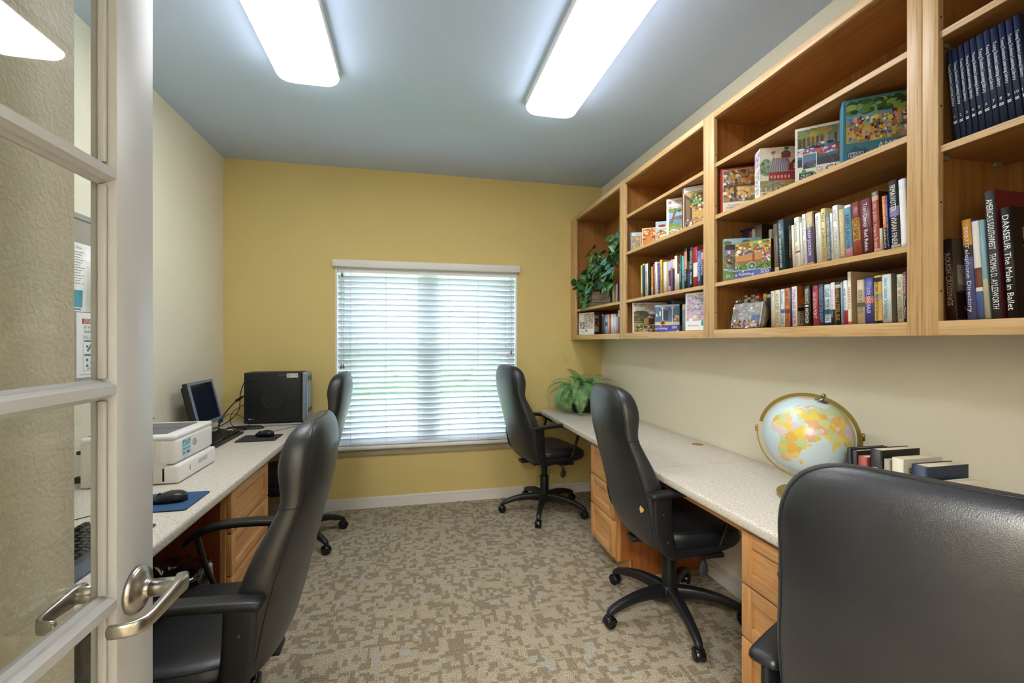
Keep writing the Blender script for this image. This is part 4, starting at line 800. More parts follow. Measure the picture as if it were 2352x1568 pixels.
def d_bakery(A):
    A.r(0,0,1,1,'b03a30').r(.04,.03,.97,.965,'f2ece0').r(.05,.24,.96,.955,'a58452'); rows(A,260,.05,.96,.25,.955,.035,.035,['c98f4a','8a6a3a','e0b878','6a6a78','4a5a8a','d9a45c','7a4a2c','f0e6cc','8fa0b8']); A.r(.3,.60,.36,.75,'6a4a2c'); A.r(.25,.58,.96,.61,'6a4426'); A.r(.28,.33,.33,.6,'6a4426'); A.r(.8,.33,.85,.6,'6a4426'); rows(A,30,.45,.95,.66,.76,.06,.035,['d98f4a','e8b070','c97a38']); rows(A,25,.35,.8,.36,.56,.05,.035,['e6c88a','d9a85c']); jig(A,.72,.20,.08,'2f9a90')
def d_tree(A):
    A.r(0,0,1,1,'9a2f2c').r(.03,.03,.98,.86,'f2ece0').r(.045,.04,.97,.85,'c9a45a'); A.p([(.05,.84),(.25,.70),(.25,.1),(.05,.04)],'5a4632'); A.p([(.1,.72),(.2,.66),(.2,.2),(.1,.16)],'8a7052'); rows(A,240,.2,.97,.50,.82,.035,.03,GRN+['3a5a30','e8dcc0','c94f4a','e0b13c','2b3a26']); rows(A,120,.3,.97,.22,.5,.035,.03,['c94f4a','3c6fb0','e8dcc0','8a5a34','d9a45c','7a2c2c']); A.r(.26,.25,.6,.4,'d9b060'); rows(A,60,.06,.4,.05,.22,.03,.025,GRN+FLW); A.e(.7,.2,.2,.07,'e8e0d0'); A.e(.7,.24,.14,.04,'b03a30'); A.r(.04,.87,.98,.995,'f4f2ee'); rows(A,6,.3,.9,.9,.96,.03,.006,['d8d4cc'])
def d_lake(A):
    A.r(0,0,1,1,'f0ece8').r(.0,.765,1,.775,'a05a58').r(.07,.03,.98,.74,'7fa05a'); A.r(.07,.44,.98,.74,'9fc4e0'); A.p([(.07,.44),(.35,.52),(.7,.55),(.98,.48),(.98,.40),(.07,.40)],'6a7f70'); A.r(.07,.32,.98,.44,'6fa0c4'); rows(A,50,.07,.98,.62,.74,.06,.035,GRN); A.p([(.1,.3),(.2,.35),(.34,.7),(.26,.7)],'8a6a48'); A.p([(.85,.3),(.93,.35),(.8,.7),(.74,.7)],'8a6a48'); rows(A,16,.35,.9,.42,.48,.05,.02,['b5453c','d9c9b0']); rows(A,60,.07,.98,.05,.3,.06,.035,['8fae5c','7fa05a','a9b070']); rows(A,50,.08,.5,.04,.18,.03,.022,['f2efe2','d9c94a','c9a8b0']); A.e(.11,.90,.06,.04,'b58a8a')
def d_meal(A):
    A.r(0,0,1,1,'f2f0ea').r(.03,.08,.98,.97,'a9cfe0'); A.e(.35,.72,.32,.10,'e8e0d4'); A.e(.38,.77,.24,.07,'a8352c'); A.e(.75,.6,.2,.10,'e0d24a'); A.r(.03,.08,.98,.45,'c9a878'); rows(A,60,.05,.95,.1,.55,.09,.05,['e8d8b0','c98f5a','9fc8c0','f0ead8','8a5a34']); A.e(.5,.22,.3,.11,'ecd9a0')
def d_pasta(A):
    A.r(0,0,1,1,'f0e6d0').r(.05,.03,.97,.96,'d98a3a'); rows(A,60,.05,.97,.35,.96,.09,.05,['b5342c','e0b13c','c9542c','f0dca8']); 
    for k in range(9): A.p([(.08+.09*k,.03),(.14+.09*k,.03),(.34+.09*k,.42),(.30+.09*k,.42)],rn.choice(['e8a84a','d98f34','f0c468']))
def d_autumn(A):
    A.r(0,0,1,1,'93a6b8').r(.06,.80,1,.96,'e6e4e0').r(.05,.1,.52,.78,'7f98ae').r(.55,.1,1,.78,'c9974a').r(.52,.1,.55,.78,'e6e4e0').r(.12,.03,.7,.10,'e8e8e6'); rows(A,40,.06,.52,.12,.76,.06,.05,['e0a84a','f0d070','d98f34','8a98a8']); rows(A,26,.56,.98,.12,.76,.07,.06,['f0e6d0','c9803a','8a5a34'])
def d_vill(A):
    A.r(0,0,1,1,'7f9f6a').r(0,.84,1,1,'a9cfe8'); A.r(.0,.60,1,.84,'8a86a8').r(.04,.74,.45,.86,'5a3440').r(.0,.30,1,.60,'8a7f6a'); A.e(.6,.9,.12,.06,'6f7f70'); A.e(.1,.9,.12,.05,'6f7f70'); 
    for k in range(4): A.r(.1+.2*k,.64,.18+.2*k,.72,'e8e6ee')
    rows(A,120,.0,1,.32,.66,.03,.02,CROWD); A.p([(0,.30),(.3,.24),(.6,.22),(1,.24),(1,.21),(.6,.19),(.3,.21),(0,.27)],'f2f0ea'); A.e(.18,.25,.09,.04,'8fc0dc')
def d_wagon(A):
    A.r(0,0,1,1,'6f9a4a').r(0,.62,1,1,'8aa05a'); A.r(.1,.72,.4,.97,'b5482c'); rows(A,160,.0,1,.62,.97,.045,.035,['e0b13c','5d8a45','c94f4a','f0e0a0','3f6b35','8fae5c']); rows(A,60,.05,.85,.64,.80,.06,.04,['f0e8c8','e8d070','8fb08a','c9542c','5a5a8a']); A.p([(.02,.62),(.78,.70),(.76,.48),(.03,.44)],'c98f52'); A.r(.03,.40,.74,.48,'a8693a'); A.r(.5,.42,.56,.66,'9a4a2c'); rows(A,80,.76,.98,.3,.66,.03,.025,['d98ab0','f2efe2','c9507a','3f6b35']); 
    rows(A,70,0,1,.24,.40,.05,.03,['5d8a45','3f6b35','7fa05a'])
    for cx,rx in ((.03,.09),(.48,.13)):
        for k in range(20):
            a0=2*math.pi*k/20; a1=2*math.pi*(k+1)/20; A.p([(cx+rx*math.cos(a0),.32+.12*math.sin(a0)),(cx+rx*math.cos(a1),.32+.12*math.sin(a1)),(cx+rx*.78*math.cos(a1),.32+.094*math.sin(a1)),(cx+rx*.78*math.cos(a0),.32+.094*math.sin(a0))],'7fb8dc')
        for k in range(6): 
            a=math.pi*k/3; A.p([(cx+.012*math.sin(a),.32-.012*math.cos(a)),(cx+rx*.8*math.cos(a),.32+.09*math.sin(a)),(cx-.012*math.sin(a),.32+.012*math.cos(a))],'d9923a')
        A.e(cx,.32,.03,.028,'9fcae4')
    A.r(0,0,1,.22,'4a5fb0'); A.r(.0,.215,1,.225,'f0f0f4'); A.p([(.45,.0),(.75,.0),(.7,.2),(.5,.2)],'5f6fc0'); A.e(.23,.19,.035,.03,'e8c84a'); A.e(.04,.1,.03,.03,'e8c84a')
def d_porch(A):
    A.r(0,0,1,1,'7f8fa8').r(0,.30,1,.92,'5a7aa0').r(0,.93,1,1,'b4c2d4').r(.36,.42,.55,.78,'4a4450').r(0,.24,1,.36,'e0cfa8'); A.r(.30,.34,.33,.92,'e6e8ee'); A.r(.70,.34,.73,.92,'e6e8ee'); A.p([(.22,.92),(.31,.82),(.42,.92),(.39,.92),(.315,.86),(.25,.92)],'e6e8ee'); A.p([(.62,.92),(.715,.82),(.81,.92),(.78,.92),(.715,.86),(.65,.92)],'e6e8ee'); A.e(.45,.86,.08,.03,'d9823a'); A.r(.03,.56,.11,.68,'e8d8a0'); A.r(.18,.58,.24,.76,'f0e6dc'); rows(A,30,.72,1,.40,.60,.05,.04,['8a7a6a','c9a47a','5a5048','d9c9b0']); A.e(.32,.33,.12,.09,'c9a068'); A.e(.32,.33,.08,.06,'6a4a30'); A.r(0,0,1,.24,'4d57b4'); A.e(.24,.2,.03,.025,'e8c84a'); A.e(.04,.1,.04,.03,'e8c84a'); A.r(.88,.01,.96,.04,'eef0f4')
def d_cabin(A):
    A.r(0,0,1,1,'e6e2dc').r(0,.755,1,.765,'8a7a74').r(.03,.02,.98,.72,'7f9a5c'); A.r(.03,.5,.98,.72,'a9cce4'); A.e(.5,.66,.08,.05,'f4f4f6'); rows(A,110,.03,.4,.3,.72,.05,.05,['3f5a35','5d7a45','7a3c34','2e4f2a']); rows(A,50,.7,.98,.5,.72,.05,.05,['3f5a35','5d7a45']); A.r(.28,.28,.75,.48,'d09a4a'); A.p([(.24,.46),(.42,.62),(.9,.54),(.9,.46),(.56,.46),(.42,.57),(.28,.44)],'6a5850'); A.r(.40,.28,.54,.47,'3a3432'); A.p([(.45,.02),(.75,.02),(.6,.28),(.48,.28)],'d9b878'); rows(A,150,.03,.98,.03,.26,.04,.03,GRN+FLW+['8a3c34']); A.e(.07,.93,.035,.05,'c08a70'); A.r(.02,.30,.25,.31,'e8e8e6'); A.r(.02,.36,.25,.37,'e8e8e6')
def d_shop(A):
    A.r(0,0,1,1,'f4f4f6').r(.04,.25,.97,.95,'c9b4d4'); rows(A,160,.04,.97,.26,.95,.05,.035,['d9a8c4','b4c8dc','e6c8d4','9f94b8','f0e0a0','c98aa0','a9d0cc']); 
    for k in range(4): A.r(.35,.40+.14*k,.97,.415+.14*k,'8a84a0')
    A.e(.38,.36,.08,.05,'f0e6b0'); A.e(.22,.28,.09,.05,'f6f6fa'); A.r(0,0,1,.24,'f6f6f8'); jig(A,.72,.17,.09,'3aa8a8')
def d_quilt(A):
    A.r(0,0,1,1,'f2f2f4').r(.04,.26,.96,.96,'d8d4dc'); rows(A,170,.04,.96,.27,.96,.05,.035,['b49ac8','e6e2ea','d98a8a','8ab4d0','f0d070','6a5a5a','e8b0a0','a4c4b0']); A.r(.08,.6,.32,.9,'eef0f4'); A.r(0,0,1,.25,'f4f4f6'); jig(A,.5,.18,.06,'3a9aa8')
def d_side(c1,c2): 
    return lambda A:(A.r(0,0,1,1,c1),A.r(0,.87,1,1,c2),A.r(0,0,1,.13,c2),A.blobs(30,.1,.36,.9,.72,.15,.04,['5a3034','8a5048','3a2a30','a06a58'],rn))
def d_dark(A): A.r(0,0,1,1,'3a4048').r(0,0,1,.22,'8a8a4a'); A.blobs(40,0,.22,1,1,.2,.05,['2b3036','4a5a48','5a6a78','6a4a3a'],rn)
def d_flor(A): A.r(0,0,1,1,'ece8e6'); A.blobs(50,0,.1,1,.95,.14,.03,['d9a0b4','8ab4a0','b49ac8','9fc4dc'],rn)
def d_blue(A): A.r(0,0,1,1,'3f55a8').r(0,0,1,.35,'e0b83c')
def d_pink(A): A.r(0,0,1,1,'b08ab4'); A.blobs(14,0,.5,1,1,.3,.05,['c94f5a','d9a0a4'],rn)
SU=1.942; SL=1.407; SM=1.625
o=pbox('blue picnic scene puzzle box, largest, leaning at the oak stile',1.227,129,.29,SU,.207,.055,'3f7f98',lambda A:(A.r(0,0,1,1,'5f9ab4'),),d_park)
T(o,'AMERICANA',.56,.20,.14,.020,'f2f2ee',.29,.207); T(o,'COLLECTION',.56,.085,.15,.020,'f2f2ee',.29,.207); T(o,'MEGA',.12,.125,.03,.008,'f2f2ee',.29,.207); T(o,'PUZZLES',.12,.085,.03,.006,'f2f2ee',.29,.207)
o=pbox('white puzzle box with a bicycle on a canal bridge',1.419,135,.25,SU,.201,.05,'f1efe9',None,d_canal)
T(o,'CLICK!',.60,.18,.11,.020,'26262a',.25,.201); T(o,'MEGA',.135,.115,.03,.008,'f2f2ee',.25,.201); T(o,'PUZZLES',.135,.07,.034,.007,'f2f2ee',.25,.201)
o=pbox('cream puzzle box with a red barn and rooster vane',1.593,114,.19,SU,.203,.065,'ece6d8',None,d_barn)
A=Art(.065,.203,(0,.065,0),(0,-1,0),(0,0,1),(-1,0,0)); d_flor(A); A.build('side_print',o,None,.0003); T(o,'DEBBIE',.62,.055,.08,.014,'8a6a68',.19,.203)
o=pbox('red edged puzzle box showing loaves in a bakery stall',1.834,123,.19,SU,.207,.05,'a8352c',None,d_bakery)
T(o,'The Craft of',.28,.17,.05,.008,'8a5a58',.19,.207); T(o,'CHARLES \u2665 WYSOCKI',.42,.115,.12,.011,'6a3a38',.19,.207)
pbox('tall dark red puzzle box with a decorated tree and a torn white top',2.142,136,.20,SU,.222,.055,'9a2f2c',None,d_tree)
o=pbox('white puzzle box with a lake between two trees',2.293,132,.17,SU,.207,.04,'f0ece8',None,d_lake); T(o,'MEMORY',.52,.90,.085,.017,'8a6a6c',.17,.207); T(o,'LANE',.62,.815,.05,.013,'8a6a6c',.17,.207)
o=pbox('small puzzle box picturing a breakfast table with a blue spine',2.409,124,.095,SU,.111,.03,'e8e6ec',None,d_meal); 
A=Art(.03,.111,(0,.03,0),(0,-1,0),(0,0,1),(-1,0,0)); d_blue(A); A.build('side_print',o,None,.0003)
pbox('small orange puzzle box picturing dried pasta',2.569,124,.082,SU,.112,.03,'e6d8c8',d_pink,d_pasta)
o=pbox('small grey blue puzzle box with autumn leaves, far left on its shelf',2.715,113,.11,SU,.122,.035,'93a6b8',None,d_autumn); T(o,'Norman Ro',.55,.88,.06,.009,'5a4a44',.11,.122)
o=pbox('green footed puzzle box with a village street, half hidden by the wagon puzzle',1.815,118,.155,SM,.196,.03,'7f9f6a',None,d_vill); T(o,'PUZZLE',.36,.105,.09,.017,'e8efe0',.155,.196)
o=pbox('puzzle box with a harvest wagon on blue wheels',1.741,150,.146,SM,.160,.045,'5a6a58',d_dark,d_wagon); T(o,'Puzzlebug',.32,.12,.062,.016,'f4f4f8',.146,.160,.25); T(o,'500',.83,.145,.032,.015,'ffffff',.146,.160); T(o,'PUZZLE PIECES',.83,.06,.034,.004,'e8e8f4',.146,.160)
o=pbox('puzzle box with a log cabin garden behind the porch puzzle box',2.690,112,.25,SL,.195,.03,'e6e2dc',None,d_cabin); T(o,'MEMORY',.33,.90,.095,.018,'5f5a58',.25,.195); T(o,'LANE',.42,.81,.055,.014,'8a8684',.25,.195)
o=pbox('puzzle box with a blue shop porch and a wheel',2.414,145,.146,SL,.156,.045,'5f6f88',d_dark,d_porch); T(o,'Puzzlebug',.30,.12,.062,.016,'f4f4f8',.146,.156,.25); T(o,'500',.80,.15,.03,.014,'ffffff',.146,.156)
o=pbox('pastel puzzle box of a candy shop, beside the oak stile on the bottom shelf',2.111,165,.155,SL,.193,.035,'f4f4f6',None,d_shop); T(o,'Aimee Stewart',.32,.13,.07,.010,'8a6a90',.155,.193,.3)
o=pbox('white puzzle box with a quilt collage under the ivy',3.655,164,.205,SL,.183,.05,'f4f4f6',d_side('c9b49a','1f4a6a'),d_quilt); T(o,'Aimee Stewart',.22,.14,.07,.011,'a05a78',.205,.183,.3)
# ------------------------------------------------------------------ globe and desk books
GC=Vector((1.455,1.418,.998)); GR=.146
t=thing('globe','world globe on a gold stand, on the right countertop behind the foreground chair','globe',(GC.x,GC.y,.7585)); g0=Vector((0,0,GC.z-.7585))
f=(Vector((0,0,1.35))-GC).normalized(); u0=(Vector((0,0,1))-f*f.z).normalized(); r0=u0.cross(f)
u=(u0*math.cos(R(19))+r0*math.sin(R(19))).normalized(); E=u.cross(f); la0=R(22); lo0=R(40)
NP=f*math.sin(la0)+u*math.cos(la0); P0=f*math.cos(la0)-u*math.sin(la0)
POLY=[[(-6,36),(10,37),(11,33),(20,31),(32,31),(35,28),(43,12),(51,12),(41,-2),(40,-15),(35,-22),(32,-28),(20,-35),(17,-29),(12,-17),(13,-6),(9,4),(4,6),(-8,4),(-17,14),(-16,24)],
 [(-9,37),(-9,43),(-1,44),(-4,48),(4,52),(9,57),(14,54),(22,56),(24,60),(30,60),(30,69),(60,70),(100,77),(140,73),(179,68),(160,60),(140,54),(130,43),(122,39),(121,30),(110,20),(108,11),(103,2),(98,15),(90,22),(80,14),(77,8),(72,20),(66,25),(56,27),(50,30),(56,24),(59,22),(52,16),(43,13),(38,22),(34,30),(36,36),(27,37),(25,41),(20,38),(13,45),(17,40),(12,42),(3,43),(-1,37)],
 [(5,58),(11,59),(18,56),(19,64),(25,66),(30,70),(20,70),(10,63)],[(-6,50),(1,51),(-2,57),(-5,58),(-5,54)],[(44,-16),(50,-15),(47,-25),(44,-22)],[(-80,8),(-60,10),(-50,0),(-35,-7),(-40,-22),(-58,-38),(-68,-54),(-72,-20),(-80,-5)],[(-50,60),(-22,70),(-20,80),(-60,80)]]
def inside(x,y,P):
    c=False; j=len(P)-1
    for i in range(len(P)):
        (xi,yi),(xj,yj)=P[i],P[j]
        if (yi>y)!=(yj>y) and x<(xj-xi)*(y-yi)/(yj-yi)+xi: c=not c
        j=i
    return c
rg=random.Random(5); seeds=[(rg.uniform(-85,180),rg.uniform(-50,75),rg.choice(['e6cb55','e2b65c','cdd39a','ddc8ca','d3c8dc','e6d070','e0b48e','c3d09c','e6cf60'])) for _ in range(420)]
def gcol(lo,la):
    for P in POLY:
        if inside(lo,la,P):
            if la>58 and lo>25: return hexc('c3cfa6')
            return hexc(min(seeds,key=lambda s:((s[0]-lo)*math.cos(R(la)))**2+(s[1]-la)**2)[2])
    if la>78: return hexc('b9c4c4')
    if abs(la)<.7: return hexc('5f9fc0')
    return hexc('c9dde4')
b=MB(); nl,nt_=150,80; V=[]
for i in range(nt_+1):
    la=-90+180*i/nt_; V.append([])
    for j in range(nl):
        lo=-180+360*j/nl; d_=NP*math.sin(R(la))+math.cos(R(la))*(P0*math.cos(R(lo)-lo0)+E*math.sin(R(lo)-lo0)); V[-1].append(b.bm.verts.new(g0+d_*GR))
for i in range(nt_):
    for j in range(nl):
        b.face([V[i][j],V[i][(j+1)%nl],V[i+1][(j+1)%nl],V[i+1][j]],None,gcol(-180+360*(j+.5)/nl,-90+180*(i+.5)/nt_),True)
bmesh.ops.remove_doubles(b.bm,verts=b.bm.verts,dist=1e-5)
b.build('ball',GLOBEM,t)
def hoop(name,mat,ax,up,nn,r_in,r_out,half,a0,a1,n=48):
    b=MB(); rings=[]
    for i in range(n+1):
        a=R(a0+(a1-a0)*i/n); dr=ax*math.cos(a)+up*math.sin(a); rings.append([g0+dr*r+nn*q for r,q in ((r_in,-half),(r_out,-half),(r_out,half),(r_in,half))])
    b.loft(rings,smooth=False); return b.build(name,mat,t)
hoop('meridian_band',BRASSB,E,NP,P0,.151,.164,.0012,-6,186)
rh=Vector((r0.x,r0.y,0)).normalized(); fh=Vector((f.x,f.y,0)).normalized(); tl=R(-8)
hoop('support_arm',BRASS,rh*math.cos(tl)*1+Vector((0,0,1))*math.sin(tl)*0,Vector((0,0,1)),fh,.166,.169,.006,-188,8)
b=MB(); b.lathe([(.0001,0),(.098,0),(.1,.003),(.1,.020),(.096,.0245),(.0001,.0245)],n=48); b.build('base',BRASSB,t)
b=MB(); b.lathe([(.0001,.0245),(.02,.0245),(.012,.035),(.010,g0.z-.168),(.0001,g0.z-.166)],n=20); b.build('stem',BRASS,t)
b=MB(); rot=NP.to_track_quat('Z','Y').to_matrix().to_4x4(); b.lathe([(.0001,.144),(.022,.1448),(.020,.1475),(.006,.149),(.005,.164),(.008,.166),(.006,.172),(.0001,.173)],n=20,M=Matrix.Translation(g0)@rot); b.build('pole_pin',STEEL,t)
b=MB()
for q in (-1,1): 
    b.lathe([(.0001,-.012),(.0055,-.010),(.0055,.010),(.003,.016),(.0001,.017)],n=12,M=Matrix.Translation(g0+rh*q*.1675+Vector((0,0,.008))))
b.build('pivot_knobs',BRASS,t)
GB=[(1.2325,1.2465,.232,'1d1f24','','Clancy','f2f2f2','black hardback nearest the globe on the countertop'),
 (1.2115,1.231,.228,'15161a','','ROBERT LUDLUM','f4f4f4','black book with white capitals, second from the globe'),
 (1.178,1.2085,.215,'a6453f','','','ffffff','low brick red book in the row beside the globe'),
 (1.131,1.169,.248,'1c1a1a','1c1a1a','HARLAN COBEN','e8e4dc','tall black thriller with cream capitals in the row beside the globe'),
 (1.107,1.125,.225,'a89c88','','','333333','tan paperback between the tall black and cream books by the globe'),
 (1.068,1.101,.236,'e2d9c4','e2d9c4','','333333','thick cream book in the row beside the globe'),
 (1.001,1.044,.231,'26304a','26304a','PA','b9c4d4','navy hardback behind the foreground chair top, beside the globe row'),
 (.952,.990,.195,'e9e2d2','','','333333','low pale cream book at the near end of the globe row')]
for y0,y1,h,c,sd,ti,tc,lab in GB: make_book('D',y0,y1,1.44,.7585,h,.155,0,c,sd,ti,tc,(),lab,'books in a row beside the globe','')
lb=[o for o in C.objects if o.get('label','').startswith('tall black thriller')][0]
txt('cover_lettering','#1 NEW YORK TIMES',lb,frame((.085,-.0004,.222),(1,0,0),(0,0,1)),.075,.007,'c9b27a'); txt('cover_lettering','BESTSELLING AUTHOR OF THE WOODS',lb,frame((.08,-.0004,.205),(1,0,0),(0,0,1)),.13,.006,'d8d4cc')
lb=[o for o in C.objects if o.get('label','').startswith('thick cream book')][0]
txt('cover_lettering','D',lb,frame((.03,-.0004,.20),(1,0,0),(0,0,1)),None,.014,'4a4640')
# ------------------------------------------------------------------ printer
t=thing('printer','white laser printer with a service sticker on the left countertop','printer',(-1.12,2.305,.7585))
X0,X1,Y0,Y1=-.170,.165,-.180,.180
b=MB(); b.box(X0,X1-.035,Y0+.002,Y1-.002,.004,.186,bev=.006); b.build('body',BEIGEP,t)
b=MB(); b.box(X1-.065,X1,Y0,Y1,.082,.186,bev=.014,seg=4); b.build('front_panel',WHITEP,t)
b=MB(); b.box(X1-.06,X1+.013,Y0+.002,Y1+.004,.002,.079,bev=.012,seg=4); dr=b.build('paper_drawer',WHITEP,t)
bx('pull_recess',X1+.0132,X1+.0137,-.005,.085,.040,.060,pbr('recess_shade','c4c1bb',.6),dr); bx('drawer_mark',X1+.0132,X1+.0136,-.085,-.081,.034,.056,DKGREY,dr)
b=MB(); b.box(X0,X1,Y0-.001,Y1+.001,.182,.204,bev=.010,seg=3); b.build('top_cover',WHITEP,t)
bx('output_tray',X0+.04,X1-.045,Y0+.035,Y1-.05,.2035,.2065,GREYTOP,t,.001); bx('tray_opening',X0+.005,X0+.045,Y0+.035,Y1-.06,.2042,.2052,BLACK,t)
bx('tray_groove',X0+.042,X1-.05,-.012,-.008,.2066,.2070,DKGREY,t)
b=MB(); b.box(-.035,.035,-.04,.04,0,.006,M=Matrix.Translation((X0+.06,Y1-.055,.214))@Matrix.Rotation(R(-16),4,'Y')); cp=b.build('control_panel',GREYTOP,t)
b=MB(); b.box(-.022,.022,-.03,.015,.0062,.0068,M=Matrix.Translation((X0+.06,Y1-.055,.214))@Matrix.Rotation(R(-16),4,'Y')); b.build('display',BLACKG,cp)
b=MB()
for k in range(12): b.box(X1-.082-.0105*k-.004,X1-.082-.0105*k,Y0+.0012,Y0+.0024,.010,.075)
b.build('vent_slots',pbr('vent_dark','4a4742',.8),t)
b=MB()
for k in range(22): b.box(X1-.070-.010*k-.003,X1-.070-.010*k,Y0+.0005,Y0+.003,.085,.178)
b.build('side_ribs',BEIGEP,t)
A=Art(.072,.068,(X1+.0008,-.120,.103),(0,1,0),(0,0,1),(1,0,0)); A.r(0,0,1,1,'a9d0e2').r(.04,.62,.26,.95,'2f8fae').p([(.08,.66),(.22,.66),(.22,.88),(.14,.82)],'d8eef4').r(.04,.5,.96,.56,'cfe6f0').r(.05,.38,.9,.44,'6f9fb4').r(.05,.10,.25,.18,'4a6a7a').r(.5,.10,.8,.2,'3a3a44'); st=A.build('service_sticker',t,None,.0002)
def TX(s,y,z,L,H,c='22323c',p=t,x=X1): return txt('lettering',s,p,frame((x,y,z),(0,1,0),(0,0,1)),L,H,c)
TX('PACIFIC OFFICE',-.075,.161,.046,.007,x=X1+.0022); TX('AUTOMATION',-.079,.150,.038,.007,x=X1+.0022)
b=MB(); Q=[(X1+.0006,-.012+.0145*math.cos(2*math.pi*i/32),.142+.0145*math.sin(2*math.pi*i/32)) for i in range(32)]; b.tube(Q,.0011,n=6,closed=True); b.build('logo_ring',ink('26282b'),t)
TX('hp',-.012,.142,.014,.018,'26282b',x=X1+.0012).data.shear=.3
TX('LaserJet Pro M402dn',-.095,.094,.045,.005,'55585c',x=X1+.0008)
b=MB(); b.box(X0-.035,X0-.002,Y0+.02,Y0+.05,.02,.045,bev=.004); b.box(X0-.025,X0-.002,Y0+.02,Y0+.04,.135,.150,bev=.004); b.build('rear_plugs',BLACK,t)
# ------------------------------------------------------------------ computer tower
t=thing('computer_tower','black desktop computer tower in the corner by the window','computer',(-.978,3.64,.7585))
x0,x1,y0,y1,h=-.188,.188,-.09,.09,.367
b=MB(); b.box(x0,x1,y0,y1,.006,h,bev=.004); b.build('case',pbr('case_charcoal','15161a',.5,bs=.08,bscale=400,bdist=.0003),t)
b=MB(); b.box(x1,x1+.042,y0+.001,y1-.001,.004,h-.001,bev=.014,seg=4); bz=b.build('front_bezel',SILVER,t)
b=MB(); b.box(x1+.0425,x1+.044,y0+.03,y1-.03,h-.07,h-.03); b.box(x1+.0425,x1+.044,y0+.03,y1-.03,.07,.10); b.box(x1-.0,x1+.012,y0-.0003,y1,.006,h-.004); b.build('drive_bay',BLACKG,bz)
b=MB()
for zz in (.30,.20,.13): b.lathe([(.0001,.046),(.009,.046),(.011,.043)],n=18,axis='x',M=Matrix.Translation((x1,-.03,zz)))
b.build('buttons',NICKEL,bz)
b=MB(); b.tube([(.010+.084*math.cos(2*math.pi*i/56),y0-.0005,.188+.084*math.sin(2*math.pi*i/56)) for i in range(56)],.0032,n=6,closed=True); b.lathe([(.081,.0001),(.08,.0012),(.0001,.0016)],n=48,axis='y',M=Matrix.Translation((.010,y0-.0018,.188))); b.build('round_emblem',pbr('emblem_charcoal','1c1e22',.42),t)
txt('lettering','DELL',t,frame((.010,y0-.0022,.188),(1,0,0),(0,0,1)),.095,.030,'24262b'); txt('lettering','PRECISION 390',t,frame((.065,y0-.0006,h-.020),(1,0,0),(0,0,1)),.05,.006,'9a9aa0')
A=Art(.075,.030,(.093,y0,h-.038)); A.r(0,0,1,1,'d9d6cc').r(.06,.62,.4,.7,'8a8a7a').r(.06,.42,.6,.5,'8a9a7a').r(.06,.2,.3,.3,'a8a468').r(.8,.4,.88,.6,'333333'); A.build('asset_sticker',t,None,.0004)
b=MB(); b.box(x0+.03,x0+.075,y0-.0008,y0+.0004,h-.062,h-.056,bev=.0003); b.box(x0+.03,x0+.036,y0-.0008,y0+.0004,h-.075,h-.056); b.build('latch_groove',BLACKG,t)
A=Art(.04,.012,(x0+.028,y0,.030)); A.p([(0,.5),(.2,1),(.4,.5),(.2,0)],'b9bdc4').r(.4,.3,1,.6,'6a6e74'); A.build('badge',t,None,.0004)
# ------------------------------------------------------------------ monitor
t=thing('monitor','small flat screen monitor turned sideways beyond the printer','monitor',(-1.275,3.18,.7585),R(90))
K=Matrix.Translation((0,0,.207))@Matrix.Rotation(R(-13),4,'X')
b=MB(); b.box(-.168,.168,-.012,.018,-.138,.138,bev=.005,M=K); b.build('housing',BLACK,t)
b=MB()
for q in ((-.168,-.150,-.138,.138),(.150,.168,-.138,.138),(-.150,.150,.122,.138),(-.150,.150,-.138,-.114)): b.box(q[0],q[1],-.017,-.011,q[2],q[3],M=K)
b.build('bezel',SILVER,t)
SCR=pbr('screen_dark','101c30',.12,spec=.6); b=MB(); b.box(-.150,.150,-.0145,-.0125,-.114,.122,M=K); b.build('screen',SCR,t)
b=MB(); b.box(-.14,.14,.018,.045,-.12,.12,bev=.012,M=K)
b.build('rear_cover',BLACK,t)
b=MB()
for k in range(24): b.box(-.1405,-.138,.024,.040,-.115+.0095*k,-.111+.0095*k,M=K)
b.build('vent_ribs',DKGREY,t)
b=MB(); b.box(-.045,.045,.03,.06,.02,.18,bev=.01); b.build('stand_neck',BLACK,t); b=MB(); b.lathe([(.0001,.0),(.105,0),(.108,.006),(.10,.014),(.03,.022),(.0001,.022)],n=40,M=Matrix.Translation((0,.035,0))); b.build('stand_base',BLACK,t)
b=MB(); b.box(.105,.160,-.022,-.010,-.158,-.128,bev=.004,M=K); 
for k in range(4): b.lathe([(.0001,-.0235),(.003,-.0235),(.0035,-.022)],n=10,axis='y',M=K@Matrix.Translation((.113+.012*k,0,-.143)))
b.build('button_strip',DKGREY,t)
